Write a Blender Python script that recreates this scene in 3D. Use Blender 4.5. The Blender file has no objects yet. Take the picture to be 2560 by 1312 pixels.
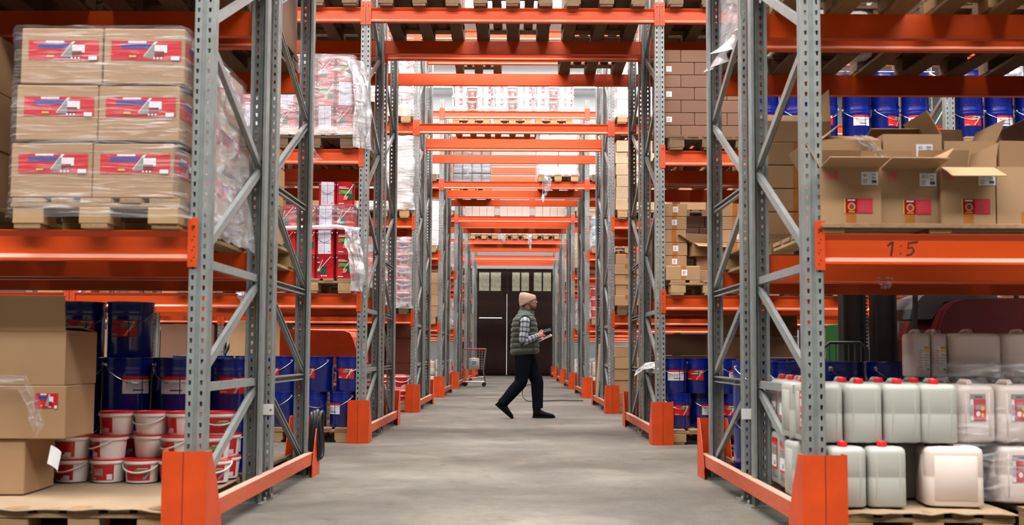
import bpy, math, random
from math import sin, cos, pi, radians, sqrt, atan2, hypot
from mathutils import Vector, Matrix, noise

SC = bpy.context.scene
COL = SC.collection
random.seed(11)

# ------------------------------------------------------------------ camera
CAM = Vector((0.05, 0.0, 0.87))
F_PX, CX, CY = 2489.0, 1280.0, 735.0          # focal length and principal point in a 2560 x 1312 frame
PITCH, YAW, ROLL = 0.0598, 0.0042, 0.0055
RCAM = (Matrix.Rotation(YAW, 3, 'Z') @ Matrix.Rotation(pi / 2 + PITCH, 3, 'X') @ Matrix.Rotation(ROLL, 3, 'Z'))
cam = bpy.data.cameras.new('camera')
cam.sensor_fit = 'HORIZONTAL'
cam.sensor_width = 36.0
cam.lens = F_PX / 2560 * 36.0
cam.shift_y = (CY - 656.0) / 2560.0
cam.clip_start, cam.clip_end = 0.05, 200
cam.dof.use_dof = True
cam.dof.focus_distance = 13.0
cam.dof.aperture_fstop = 3.2
cam_ob = bpy.data.objects.new('camera', cam)
cam_ob.matrix_world = Matrix.Translation(CAM) @ RCAM.to_4x4()
COL.objects.link(cam_ob)
SC.camera = cam_ob


def at(px, py, Y):
    """world point seen at a pixel of the photograph, at distance Y down the hall"""
    d = RCAM @ Vector(((px - CX) / F_PX, -(py - CY) / F_PX, -1.0))
    return CAM + d * (Y / d.y)


# ------------------------------------------------------------------ view, world
SC.view_settings.view_transform = 'Standard'
SC.view_settings.look = 'None'
SC.view_settings.gamma = 1.0
SC.view_settings.use_curve_mapping = False
SC.view_settings.exposure = 0.0
SKY_L = 28.0            # radiance of the roof lights
BACK_L = 1.15          # radiance of the glazed band in the end wall
w = bpy.data.worlds.new('world')
SC.world = w
w.use_nodes = True
w.node_tree.nodes['Background'].inputs[0].default_value = (0.75, 0.85, 1.0, 1)
w.node_tree.nodes['Background'].inputs[1].default_value = 0.04
cy = SC.cycles
cy.use_denoising = True
cy.max_bounces = 7
cy.diffuse_bounces = 2
cy.glossy_bounces = 3
cy.transmission_bounces = 4
cy.transparent_max_bounces = 14
cy.caustics_reflective = False
cy.caustics_refractive = False
cy.sample_clamp_indirect = 4.0

# ------------------------------------------------------------------ materials


def lin(c):
    return tuple(((v / 255.0) / 12.92 if v / 255.0 <= 0.04045 else ((v / 255.0 + 0.055) / 1.055) ** 2.4) for v in c)


MATS = {}


def mat(name, rgb, rough=0.5, metal=0.0, amt=0.0, scale=8.0, bump=0.0, bscale=60.0, var=0.0, spec=0.5,
        dust=0.0, stretch=None, rgb2=None, detail=4.0, emit=0.0, coat=0.0, sheen=0.0, trans=0.0):
    m = bpy.data.materials.new(name)
    m.use_nodes = True
    nt = m.node_tree
    N, L = nt.nodes, nt.links
    b = N['Principled BSDF']
    c = lin(rgb)
    b.inputs['Roughness'].default_value = rough
    b.inputs['Metallic'].default_value = metal
    b.inputs['Specular IOR Level'].default_value = spec
    b.inputs['Coat Weight'].default_value = coat
    b.inputs['Sheen Weight'].default_value = sheen
    b.inputs['Base Color'].default_value = (*c, 1)
    out = None
    tc = N.new('ShaderNodeTexCoord')
    vec = tc.outputs['Object']
    if stretch:
        mp = N.new('ShaderNodeMapping')
        mp.inputs['Scale'].default_value = stretch
        L.new(vec, mp.inputs['Vector'])
        vec = mp.outputs[0]
    if amt > 0:
        n = N.new('ShaderNodeTexNoise')
        n.inputs['Scale'].default_value = scale
        n.inputs['Detail'].default_value = detail
        L.new(vec, n.inputs['Vector'])
        mr = N.new('ShaderNodeMapRange')
        mr.inputs['From Min'].default_value = 0.3
        mr.inputs['From Max'].default_value = 0.7
        L.new(n.outputs[0], mr.inputs[0])
        mx = N.new('ShaderNodeMix')
        mx.data_type = 'RGBA'
        c2 = lin(rgb2) if rgb2 else tuple(v * (1 - amt) for v in c)
        mx.inputs[6].default_value = (*c, 1)
        mx.inputs[7].default_value = (*c2, 1)
        if rgb2:
            ml = N.new('ShaderNodeMath')
            ml.operation = 'MULTIPLY'
            ml.inputs[1].default_value = amt
            L.new(mr.outputs[0], ml.inputs[0])
            L.new(ml.outputs[0], mx.inputs[0])
        else:
            L.new(mr.outputs[0], mx.inputs[0])
        out = mx.outputs[2]
    if var > 0:
        oi = N.new('ShaderNodeObjectInfo')
        mr2 = N.new('ShaderNodeMapRange')
        mr2.inputs['To Min'].default_value = 1 - var
        mr2.inputs['To Max'].default_value = 1 + var
        L.new(oi.outputs['Random'], mr2.inputs[0])
        hs = N.new('ShaderNodeHueSaturation')
        hs.inputs['Color'].default_value = (*c, 1)
        L.new(mr2.outputs[0], hs.inputs['Value'])
        if out:
            L.new(out, hs.inputs['Color'])
        out = hs.outputs[0]
    if dust > 0:      # settled dust on faces that look up
        g = N.new('ShaderNodeNewGeometry')
        sx = N.new('ShaderNodeSeparateXYZ')
        L.new(g.outputs['Normal'], sx.inputs[0])
        mr3 = N.new('ShaderNodeMapRange')
        mr3.inputs['From Min'].default_value = 0.25
        mr3.inputs['From Max'].default_value = 0.9
        mr3.inputs['To Max'].default_value = dust
        L.new(sx.outputs[2], mr3.inputs[0])
        mx3 = N.new('ShaderNodeMix')
        mx3.data_type = 'RGBA'
        mx3.inputs[6].default_value = (*c, 1)
        mx3.inputs[7].default_value = (*lin((205, 186, 170)), 1)
        L.new(mr3.outputs[0], mx3.inputs[0])
        if out:
            L.new(out, mx3.inputs[6])
        out = mx3.outputs[2]
    if out:
        L.new(out, b.inputs['Base Color'])
    if bump > 0:
        n2 = N.new('ShaderNodeTexNoise')
        n2.inputs['Scale'].default_value = bscale
        n2.inputs['Detail'].default_value = 3
        L.new(vec, n2.inputs['Vector'])
        bp = N.new('ShaderNodeBump')
        bp.inputs['Strength'].default_value = bump
        bp.inputs['Distance'].default_value = 0.01
        L.new(n2.outputs[0], bp.inputs['Height'])
        L.new(bp.outputs[0], b.inputs['Normal'])
    if emit > 0:
        b.inputs['Emission Color'].default_value = (*c, 1)
        b.inputs['Emission Strength'].default_value = emit
    if trans > 0:
        tr = N.new('ShaderNodeBsdfTranslucent')
        tr.inputs[0].default_value = (*c, 1)
        ms = N.new('ShaderNodeMixShader')
        ms.inputs[0].default_value = trans
        L.new(b.outputs[0], ms.inputs[1])
        L.new(tr.outputs[0], ms.inputs[2])
        L.new(ms.outputs[0], N['Material Output'].inputs[0])
    MATS[name] = m
    return m


def film_mat(name, base=0.22, amt=0.35, tint=(235, 238, 245), scale=5.0, zs=3.5, tilt=0.35):
    m = bpy.data.materials.new(name)
    m.use_nodes = True
    nt = m.node_tree
    N, L = nt.nodes, nt.links
    for n in list(N):
        if n.type == 'BSDF_PRINCIPLED':
            N.remove(n)
    tp = N.new('ShaderNodeBsdfTransparent')
    tp.inputs[0].default_value = (0.97, 0.97, 0.98, 1)
    pr = N.new('ShaderNodeBsdfPrincipled')
    pr.inputs['Base Color'].default_value = (*lin(tint), 1)
    pr.inputs['Roughness'].default_value = 0.16
    pr.inputs['Specular IOR Level'].default_value = 0.8
    tc = N.new('ShaderNodeTexCoord')
    mp = N.new('ShaderNodeMapping')
    mp.inputs['Scale'].default_value = (1, 1, zs)
    mp.inputs['Rotation'].default_value = (tilt, tilt * 0.5, 0)
    L.new(tc.outputs['Object'], mp.inputs[0])
    nz = N.new('ShaderNodeTexNoise')
    nz.inputs['Scale'].default_value = scale
    nz.inputs['Detail'].default_value = 5
    nz.inputs['Distortion'].default_value = 1.2
    L.new(mp.outputs[0], nz.inputs['Vector'])
    mr = N.new('ShaderNodeMapRange')
    mr.inputs['From Min'].default_value = 0.5
    mr.inputs['From Max'].default_value = 0.78
    mr.inputs['To Min'].default_value = base
    mr.inputs['To Max'].default_value = base + amt
    L.new(nz.outputs[0], mr.inputs[0])
    bp = N.new('ShaderNodeBump')
    bp.inputs['Strength'].default_value = 0.7
    bp.inputs['Distance'].default_value = 0.03
    L.new(nz.outputs[0], bp.inputs['Height'])
    L.new(bp.outputs[0], pr.inputs['Normal'])
    ms = N.new('ShaderNodeMixShader')
    L.new(mr.outputs[0], ms.inputs[0])
    L.new(tp.outputs[0], ms.inputs[1])
    L.new(pr.outputs[0], ms.inputs[2])
    L.new(ms.outputs[0], N['Material Output'].inputs[0])
    MATS[name] = m
    return m


mat('galv', (146, 151, 150), 0.45, 0.3, amt=0.25, scale=14, bump=0.05, bscale=40)
mat('galv_brace', (152, 157, 156), 0.45, 0.3, amt=0.2, scale=20)
mat('orange', (220, 77, 15), 0.38, amt=0.16, scale=3, stretch=(0.5, 3, 3), dust=0.75, detail=3)
mat('orange_plate', (218, 74, 18), 0.42, amt=0.25, scale=6, dust=0.25)
mat('orange_rail', (196, 76, 44), 0.6, amt=0.55, scale=10, stretch=(3, 0.5, 4), rgb2=(186, 118, 86), dust=0.6)
mat('black', (16, 16, 17), 0.5)
mat('rubber', (22, 23, 25), 0.45, amt=0.3, scale=20)
mat('steel', (190, 190, 188), 0.28, 1.0)
mat('zinc', (176, 178, 176), 0.5, 0.5, amt=0.3, scale=30)
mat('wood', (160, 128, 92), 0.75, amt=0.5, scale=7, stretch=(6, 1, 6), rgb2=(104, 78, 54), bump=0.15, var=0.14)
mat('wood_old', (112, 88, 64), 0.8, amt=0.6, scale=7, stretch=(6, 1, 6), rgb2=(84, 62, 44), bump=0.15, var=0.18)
mat('wood_end', (172, 140, 100), 0.8, amt=0.4, scale=12, rgb2=(160, 122, 80), var=0.12)
mat('card', (170, 134, 98), 0.72, amt=0.12, scale=3, bump=0.05, bscale=30, var=0.07, stretch=(1, 1, 0.4))
mat('card_in', (150, 112, 80), 0.8, amt=0.1, scale=3)
mat('card_brown', (122, 88, 68), 0.75, amt=0.12, scale=3, var=0.07)
mat('card_red', (122, 66, 52), 0.75, amt=0.12, scale=3, var=0.07)
mat('card_edge', (205, 176, 140), 0.8, amt=0.2, scale=40)
mat('sheet', (160, 136, 110), 0.75, amt=0.15, scale=4, bump=0.2, bscale=8)
mat('tape', (178, 112, 52), 0.25, amt=0.25, scale=10)
mat('paper', (226, 226, 228), 0.5, amt=0.05, scale=30)
mat('paper_lilac', (208, 208, 224), 0.4)
mat('ink', (70, 70, 78), 0.6)
mat('ink_black', (26, 24, 26), 0.6)
mat('ink_grey', (150, 150, 156), 0.6)
mat('lab_red', (196, 26, 40), 0.35)
mat('lab_dred', (128, 20, 28), 0.35)
mat('lab_pink', (214, 84, 92), 0.4)
mat('lab_rose', (198, 52, 68), 0.4)
mat('lab_blue', (52, 70, 148), 0.35)
mat('lab_cyan', (60, 170, 200), 0.4)
mat('lab_green', (70, 160, 70), 0.35)
mat('lab_dgreen', (28, 78, 58), 0.35)
mat('lab_yellow', (226, 176, 60), 0.4)
mat('lab_grey', (140, 136, 132), 0.4)
mat('lab_wood', (206, 150, 96), 0.4)
mat('blue_tin', (5, 28, 122), 0.22, amt=0.12, scale=5, spec=0.6, coat=0.3)
mat('tin_grey', (120, 124, 128), 0.3, 0.7, amt=0.2, scale=10)
mat('tin_red', (176, 20, 34), 0.28, amt=0.1, scale=6, coat=0.2, var=0.05)
mat('white_pl', (248, 240, 237), 0.38, amt=0.04, scale=5)
mat('red_pl', (206, 26, 38), 0.35)
mat('hdpe', (192, 193, 184), 0.36, amt=0.08, scale=3, trans=0.18)
mat('hdpe_white', (236, 218, 208), 0.42, amt=0.04, scale=4, trans=0.15)
mat('grey_can', (150, 154, 160), 0.35, trans=0.1)
mat('cap_black', (22, 22, 24), 0.4)
mat('cable', (58, 48, 42), 0.5)
mat('door_brown', (36, 18, 14), 0.7, spec=0.15, amt=0.35, scale=5, stretch=(8, 1, 0.6), bump=0.1)
mat('door_dark', (20, 15, 15), 0.6)
mat('pane', (168, 168, 142), 0.4, amt=0.8, scale=9, rgb2=(96, 96, 78), stretch=(3, 1, 0.7), emit=0.16)
mat('slit', (235, 240, 245), 0.5, emit=1.0)
mat('wall_grey', (150, 152, 154), 0.9, amt=0.12, scale=0.5, stretch=(0.3, 1, 2))
mat('wall_dim', (58, 58, 58), 0.9, amt=0.1, scale=0.6)
mat('wall_white', (214, 216, 218), 0.9, amt=0.04, scale=0.6)
mat('glaze', (236, 241, 246), 0.5, emit=BACK_L)
mat('roof_light', (255, 252, 248), 0.5, emit=SKY_L)
mat('line_white', (206, 202, 192), 0.7, amt=0.5, scale=12, rgb2=(140, 132, 120))
mat('fork_red_shaded', (84, 12, 14), 0.4, amt=0.2, scale=4)  # red body paint, darkened to carry the shade of its aisle
mat('fork_dark', (24, 25, 27), 0.5, amt=0.3, scale=10)
mat('fork_grey', (74, 80, 84), 0.42, amt=0.3, scale=6)
mat('green_pl', (32, 92, 38), 0.6)
mat('skin', (190, 132, 110), 0.5, amt=0.15, scale=25)
mat('beard', (146, 104, 82), 0.85, amt=0.5, scale=90)
mat('eye', (30, 26, 24), 0.2)
mat('vest', (60, 70, 60), 0.55, amt=0.2, scale=9, bump=0.25, bscale=26, sheen=0.2)
mat('vest_dark', (28, 32, 32), 0.7)
mat('trouser', (14, 18, 28), 0.85, spec=0.08, amt=0.3, scale=12, bump=0.25, bscale=14)
mat('shoe', (9, 9, 10), 0.7, spec=0.15, amt=0.2, scale=30)
mat('sole', (12, 11, 11), 0.8, spec=0.1)
mat('lace', (170, 170, 165), 0.8)
mat('screen', (40, 44, 50), 0.12)
mat('film_edge', (230, 232, 236), 0.3, trans=0.3)
mat('foam', (228, 228, 226), 0.6)
mat('board_pale', (190, 166, 138), 0.7, amt=0.15, scale=6)
mat('cloth_white', (232, 224, 218), 0.8, amt=0.12, scale=5, bump=0.4, bscale=9)
film_mat('film', 0.07, 0.42)
film_mat('film_taut', 0.05, 0.40, scale=3.5, zs=13.0, tilt=0.03)
film_mat('film_thick', 0.24, 0.45, scale=4.0)
film_mat('film_white', 0.5, 0.4, (232, 232, 236), scale=4.0)

# floor: stained concrete
m = mat('floor', (138, 131, 121), 0.62, bump=0.0)
nt = m.node_tree
N, L = nt.nodes, nt.links
b = N['Principled BSDF']
tc = N.new('ShaderNodeTexCoord')


def _noise(sc, det, stretch=(1, 1, 1), dist=0.0):
    mp = N.new('ShaderNodeMapping')
    mp.inputs['Scale'].default_value = stretch
    L.new(tc.outputs['Object'], mp.inputs[0])
    n = N.new('ShaderNodeTexNoise')
    n.inputs['Scale'].default_value = sc
    n.inputs['Detail'].default_value = det
    n.inputs['Distortion'].default_value = dist
    L.new(mp.outputs[0], n.inputs['Vector'])
    return n.outputs[0]


def _range(sock, a, b_, c, d):
    r = N.new('ShaderNodeMapRange')
    r.inputs['From Min'].default_value = a
    r.inputs['From Max'].default_value = b_
    r.inputs['To Min'].default_value = c
    r.inputs['To Max'].default_value = d
    L.new(sock, r.inputs[0])
    return r.outputs[0]


def _mix(fac, a, b_):
    x = N.new('ShaderNodeMix')
    x.data_type = 'RGBA'
    L.new(fac, x.inputs[0])
    for sock, v in ((x.inputs[6], a), (x.inputs[7], b_)):
        if isinstance(v, tuple):
            sock.default_value = (*v, 1)
        else:
            L.new(v, sock)
    return x.outputs[2]


big = _range(_noise(0.9, 7, (1.0, 1.2, 1), 1.0), 0.35, 0.65, 0, 1)
fine = _range(_noise(14, 8), 0.3, 0.7, 0, 0.5)
spots = _range(_noise(3.2, 6, (1, 1, 1), 1.5), 0.62, 0.72, 0, 0.7)
light = _range(_noise(1.3, 7, (1.0, 1.2, 1), 0.8), 0.55, 0.75, 0, 0.6)
col = _mix(big, lin((112, 107, 98)), lin((84, 79, 72)))
col = _mix(fine, col, lin((74, 69, 62)))
col = _mix(light, col, lin((134, 128, 118)))
col = _mix(spots, col, lin((56, 51, 46)))
L.new(col, b.inputs['Base Color'])
L.new(_range(_noise(2.0, 5), 0.3, 0.7, 0.5, 0.8), b.inputs['Roughness'])
bp = N.new('ShaderNodeBump')
bp.inputs['Strength'].default_value = 0.35
bp.inputs['Distance'].default_value = 0.01
L.new(_noise(22, 8), bp.inputs['Height'])
L.new(bp.outputs[0], b.inputs['Normal'])

# knitted wool
m = mat('wool', (196, 164, 140), 0.9, sheen=0.3)
nt = m.node_tree
N, L = nt.nodes, nt.links
b = N['Principled BSDF']
tc = N.new('ShaderNodeTexCoord')
wv = N.new('ShaderNodeTexWave')
wv.inputs['Scale'].default_value = 34
wv.inputs['Distortion'].default_value = 2.0
wv.bands_direction = 'DIAGONAL'
L.new(tc.outputs['Object'], wv.inputs['Vector'])
wv2 = N.new('ShaderNodeTexWave')
wv2.inputs['Scale'].default_value = 30
wv2.bands_direction = 'Z'
L.new(tc.outputs['Object'], wv2.inputs['Vector'])
ad = N.new('ShaderNodeMath')
L.new(wv.outputs[1], ad.inputs[0])
L.new(wv2.outputs[1], ad.inputs[1])
bp = N.new('ShaderNodeBump')
bp.inputs['Strength'].default_value = 0.6
bp.inputs['Distance'].default_value = 0.006
L.new(ad.outputs[0], bp.inputs['Height'])
L.new(bp.outputs[0], b.inputs['Normal'])
L.new(_mix(_range(ad.outputs[0], 0.2, 1.4, 0, 1), lin((172, 140, 118)), lin((224, 194, 170))), b.inputs['Base Color'])

# plaid shirt: bands along two directions of the cloth
m = mat('plaid', (170, 176, 186), 0.8)
nt = m.node_tree
N, L = nt.nodes, nt.links
b = N['Principled BSDF']
uv = N.new('ShaderNodeUVMap')
sp = N.new('ShaderNodeSeparateXYZ')
L.new(uv.outputs[0], sp.inputs[0])


def _band(sock, freq, lo, hi):
    mu = N.new('ShaderNodeMath')
    mu.operation = 'MULTIPLY'
    mu.inputs[1].default_value = freq
    L.new(sock, mu.inputs[0])
    fr = N.new('ShaderNodeMath')
    fr.operation = 'FRACT'
    L.new(mu.outputs[0], fr.inputs[0])
    g = N.new('ShaderNodeMath')
    g.operation = 'COMPARE'
    g.inputs[1].default_value = (lo + hi) / 2
    g.inputs[2].default_value = (hi - lo) / 2
    L.new(fr.outputs[0], g.inputs[0])
    return g.outputs[0]


c = _mix(_band(sp.outputs[0], 8, 0.35, 0.65), lin((176, 182, 192)), lin((112, 120, 134)))
c = _mix(_band(sp.outputs[1], 11, 0.35, 0.65), c, lin((84, 92, 108)))
both = N.new('ShaderNodeMath')
both.operation = 'MULTIPLY'
L.new(_band(sp.outputs[0], 8, 0.35, 0.65), both.inputs[0])
L.new(_band(sp.outputs[1], 11, 0.35, 0.65), both.inputs[1])
c = _mix(both.outputs[0], c, lin((38, 44, 60)))
L.new(c, b.inputs['Base Color'])


def M(*names):
    return [MATS[n] for n in names]


# ------------------------------------------------------------------ mesh builder
class MB:
    def __init__(s):
        s.v, s.f, s.m = [], [], []
        s.uv = None

    def add(s, vs, fs, m=0):
        o = len(s.v)
        s.v += [tuple(p) for p in vs]
        s.f += [tuple(i + o for i in f) for f in fs]
        s.m += [m] * len(fs)
        return s

    def quad(s, a, b, c, d, m=0):
        return s.add([a, b, c, d], [(0, 1, 2, 3)], m)

    def box(s, x0, x1, y0, y1, z0, z1, m=0):
        vs = [(x, y, z) for z in (z0, z1) for y in (y0, y1) for x in (x0, x1)]
        return s.add(vs, [(0, 2, 3, 1), (4, 5, 7, 6), (0, 1, 5, 4), (2, 6, 7, 3), (0, 4, 6, 2), (1, 3, 7, 5)], m)

    def cbox(s, x0, x1, y0, y1, z0, z1, c, m=0):
        lo, hi = (x0, y0, z0), (x1, y1, z1)
        idx, vs = {}, []
        for sx in (0, 1):
            for sy in (0, 1):
                for sz in (0, 1):
                    sg = (sx, sy, sz)
                    for a in range(3):
                        p = []
                        for k in range(3):
                            e = hi[k] if sg[k] else lo[k]
                            if k != a:
                                e += -c if sg[k] else c
                            p.append(e)
                        idx[(sg, a)] = len(vs)
                        vs.append(p)
        fs = []
        for a in range(3):
            b, d = (a + 1) % 3, (a + 2) % 3
            for sa in (0, 1):
                q = []
                for sb, sd in ((0, 0), (1, 0), (1, 1), (0, 1)):
                    g = [0, 0, 0]
                    g[a], g[b], g[d] = sa, sb, sd
                    q.append(idx[(tuple(g), a)])
                fs.append(q)
            for sb in (0, 1):
                for sd in (0, 1):
                    q = []
                    for sa, ax in ((0, b), (1, b), (1, d), (0, d)):
                        g = [0, 0, 0]
                        g[a], g[b], g[d] = sa, sb, sd
                        q.append(idx[(tuple(g), ax)])
                    fs.append(q)
        for sx in (0, 1):
            for sy in (0, 1):
                for sz in (0, 1):
                    fs.append([idx[((sx, sy, sz), a)] for a in range(3)])
        ctr = Vector([(lo[k] + hi[k]) / 2 for k in range(3)])
        out = []
        for f in fs:
            P = [Vector(vs[i]) for i in f]
            n = (P[1] - P[0]).cross(P[2] - P[0])
            mid = sum(P, Vector()) / len(P)
            out.append(tuple(f) if n.dot(mid - ctr) > 0 else tuple(reversed(f)))
        return s.add(vs, out, m)

    def rings(s, R, cap0=True, cap1=True, m=0, closed=True):
        n = len(R[0])
        vs = [p for r in R for p in r]
        fs = []
        for k in range(len(R) - 1):
            for i in range(n if closed else n - 1):
                j = (i + 1) % n
                fs.append((k * n + i, k * n + j, (k + 1) * n + j, (k + 1) * n + i))
        if cap0:
            fs.append(tuple(reversed(range(n))))
        if cap1:
            fs.append(tuple(range((len(R) - 1) * n, len(R) * n)))
        return s.add(vs, fs, m)

    def lathe(s, prof, seg=24, m=0, c=(0, 0, 0), cap0=True, cap1=True):
        R = [[(c[0] + r * cos(2 * pi * i / seg), c[1] + r * sin(2 * pi * i / seg), c[2] + z) for i in range(seg)] for r, z in prof]
        return s.rings(R, cap0, cap1, m)

    def tube(s, path, r, seg=6, m=0, cap=True):
        P = [Vector(p) for p in path]
        rr = r if isinstance(r, (list, tuple)) else [r] * len(P)
        R = []
        up = None
        for i, p in enumerate(P):
            t = (P[min(i + 1, len(P) - 1)] - P[max(i - 1, 0)]).normalized()
            if up is None:
                up = t.orthogonal().normalized()
            up = (up - t * up.dot(t))
            up = up.normalized() if up.length > 1e-6 else t.orthogonal().normalized()
            sd = t.cross(up)
            R.append([p + up * rr[i] * cos(2 * pi * k / seg) + sd * rr[i] * sin(2 * pi * k / seg) for k in range(seg)])
        return s.rings(R, cap, cap, m)

    def prism(s, pts, axis, a, b, m=0):
        """polygon given in the two other axes, extruded along axis from a to b"""
        def put(p, t):
            return {'x': (t, p[0], p[1]), 'y': (p[0], t, p[1]), 'z': (p[0], p[1], t)}[axis]
        n = len(pts)
        vs = [put(p, a) for p in pts] + [put(p, b) for p in pts]
        fs = [tuple(range(n)), tuple(reversed(range(n, 2 * n)))]
        fs += [(i, i + n, (i + 1) % n + n, (i + 1) % n) for i in range(n)]
        return s.add(vs, fs, m)

    def mesh(s, name, mats, smooth=None, fix=False):
        me = bpy.data.meshes.new(name)
        me.from_pydata(s.v, [], s.f)
        for x in mats:
            me.materials.append(MATS[x])
        me.polygons.foreach_set('material_index', s.m)
        if fix:
            import bmesh
            bm = bmesh.new()
            bm.from_mesh(me)
            bmesh.ops.recalc_face_normals(bm, faces=bm.faces)
            bm.to_mesh(me)
            bm.free()
        if smooth:
            me.polygons.foreach_set('use_smooth', [True] * len(s.f))
            me.set_sharp_from_angle(angle=radians(smooth))
        me.update()
        return me


def ob(name, me, parent=None, loc=(0, 0, 0), rot=(0, 0, 0), label=None):
    o = bpy.data.objects.new(name, me)
    COL.objects.link(o)
    if parent:
        o.parent = parent
    o.location = loc
    o.rotation_euler = rot if isinstance(rot, (tuple, list)) else (0, 0, rot)
    if label:
        o['label'] = label
    return o


SEEN = {}


def thing(name, me, loc, label, cat, group=None, rot=0.0, parts=(), kind=None):
    o = ob(name, me, None, loc, rot)
    n = len(label.replace(',', ' ').split())
    if n < 4 or n > 16:
        print('LABEL LENGTH', n, label)
    if label in SEEN:
        print('LABEL TWICE', label)
    SEEN[label] = 1
    o['label'] = label
    o['category'] = cat
    if group:
        o['group'] = group
    if kind:
        o['kind'] = kind
    add_parts(o, parts)
    return o


def add_parts(o, parts):
    for p in parts:
        c = ob(p[0], p[1], o, p[2] if len(p) > 2 else (0, 0, 0), p[3] if len(p) > 3 else (0, 0, 0), p[4] if len(p) > 4 else None)
        if len(p) > 5:
            add_parts(c, p[5])


def struct(name, me, loc=(0, 0, 0), rot=0.0):
    o = ob(name, me, None, loc, rot)
    o['kind'] = 'structure'
    return o


ORD = ['first', 'second', 'third', 'fourth', 'fifth', 'sixth', 'seventh', 'eighth']
RACK = ['nearest', 'second', 'third', 'fourth', 'fifth', 'sixth', 'farthest']
LEV = ['floor', 'first level', 'second level', 'third level', 'top level']


def where(r, side, lvl, rear=False):
    s = {-1: 'left', 1: 'right', 0: 'over the aisle,'}[side]
    if side == 0:
        return f"over the aisle, {'rear of ' if rear else ''}{RACK[r]} rack's {LEV[lvl]}"
    return f"{s} {LEV[lvl]}, {'rear of ' if rear else ''}{RACK[r]} rack"


def posword(i, n, kind):
    if n == 1:
        return ''
    if kind == 'x':
        if n == 2:
            return ('left', 'right')[i]
        if n == 3:
            return ('left', 'centre', 'right')[i]
        if i == 0:
            return 'leftmost'
        if i == n - 1:
            return 'rightmost'
        return ORD[i] + ' from left'
    if kind == 'z':
        if n == 2:
            return ('bottom', 'top')[i]
        if n == 3:
            return ('bottom', 'middle', 'top')[i]
        if i == 0:
            return 'lowest'
        if i == n - 1:
            return 'topmost'
        return ORD[i] + ' layer up'
    if kind == 'y':
        if n == 2:
            return ('front', 'back')[i]
        return ('front', 'middle-row', 'back')[i] if n == 3 else ORD[i] + '-row'


# ------------------------------------------------------------------ room
Y_END, Y_NEAR, X_SIDE, Z_ROOF = 38.9, -6.0, 14.0, 11.3
struct('floor', MB().box(-X_SIDE, X_SIDE, Y_NEAR, Y_END, -0.2, 0).mesh('floor', ['floor']))
struct('ceiling', MB().box(-X_SIDE, X_SIDE, Y_NEAR, Y_END, Z_ROOF, Z_ROOF + 0.2).mesh('ceiling', ['wall_white']))
struct('wall_left', MB().box(-X_SIDE - 0.2, -X_SIDE, Y_NEAR, Y_END, 0, Z_ROOF).mesh('wall_left', ['wall_dim']))
struct('wall_right', MB().box(X_SIDE, X_SIDE + 0.2, Y_NEAR, Y_END, 0, Z_ROOF).mesh('wall_right', ['wall_dim']))
struct('wall_front', MB().box(-X_SIDE, X_SIDE, Y_NEAR - 0.2, Y_NEAR, 0, Z_ROOF).mesh('wall_front', ['wall_dim']))
# end wall with a doorway in the middle and a glazed band above
DX0, DX1, DZ = -2.05, 1.95, 4.22
mb = MB()
mb.box(-X_SIDE, DX0, Y_END, Y_END + 0.2, 0, Z_ROOF)
mb.box(DX1, X_SIDE, Y_END, Y_END + 0.2, 0, Z_ROOF)
mb.box(DX0, DX1, Y_END, Y_END + 0.2, DZ, Z_ROOF)
struct('wall_back', mb.mesh('wall_back', ['wall_grey']))
# roof lights over every picking aisle
k = 1
for yc, wd in ((-2.6, 1.4), (2.2, 1.4), (8.43, 1.4), (13.47, 1.15), (18.5, 0.85), (23.55, 0.65), (28.6, 0.6), (33.6, 0.6), (37.4, 0.45)):
    struct('window_%d' % k, MB().box(-11, 11, yc - wd / 2, yc + wd / 2, Z_ROOF - 0.25, Z_ROOF - 0.2).mesh('window_%d' % k, ['roof_light']))
    k += 1
struct('trim_1', MB().box(DX0 - 0.3, DX1 + 0.3, Y_END - 0.12, Y_END, DZ - 0.02, DZ + 0.24).mesh('trim_1', ['wall_grey']), )
struct('trim_2', MB().box(-1.0, 1.9, 20.95, 21.02, 0.001, 0.004).mesh('trim_2', ['line_white']))

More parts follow.
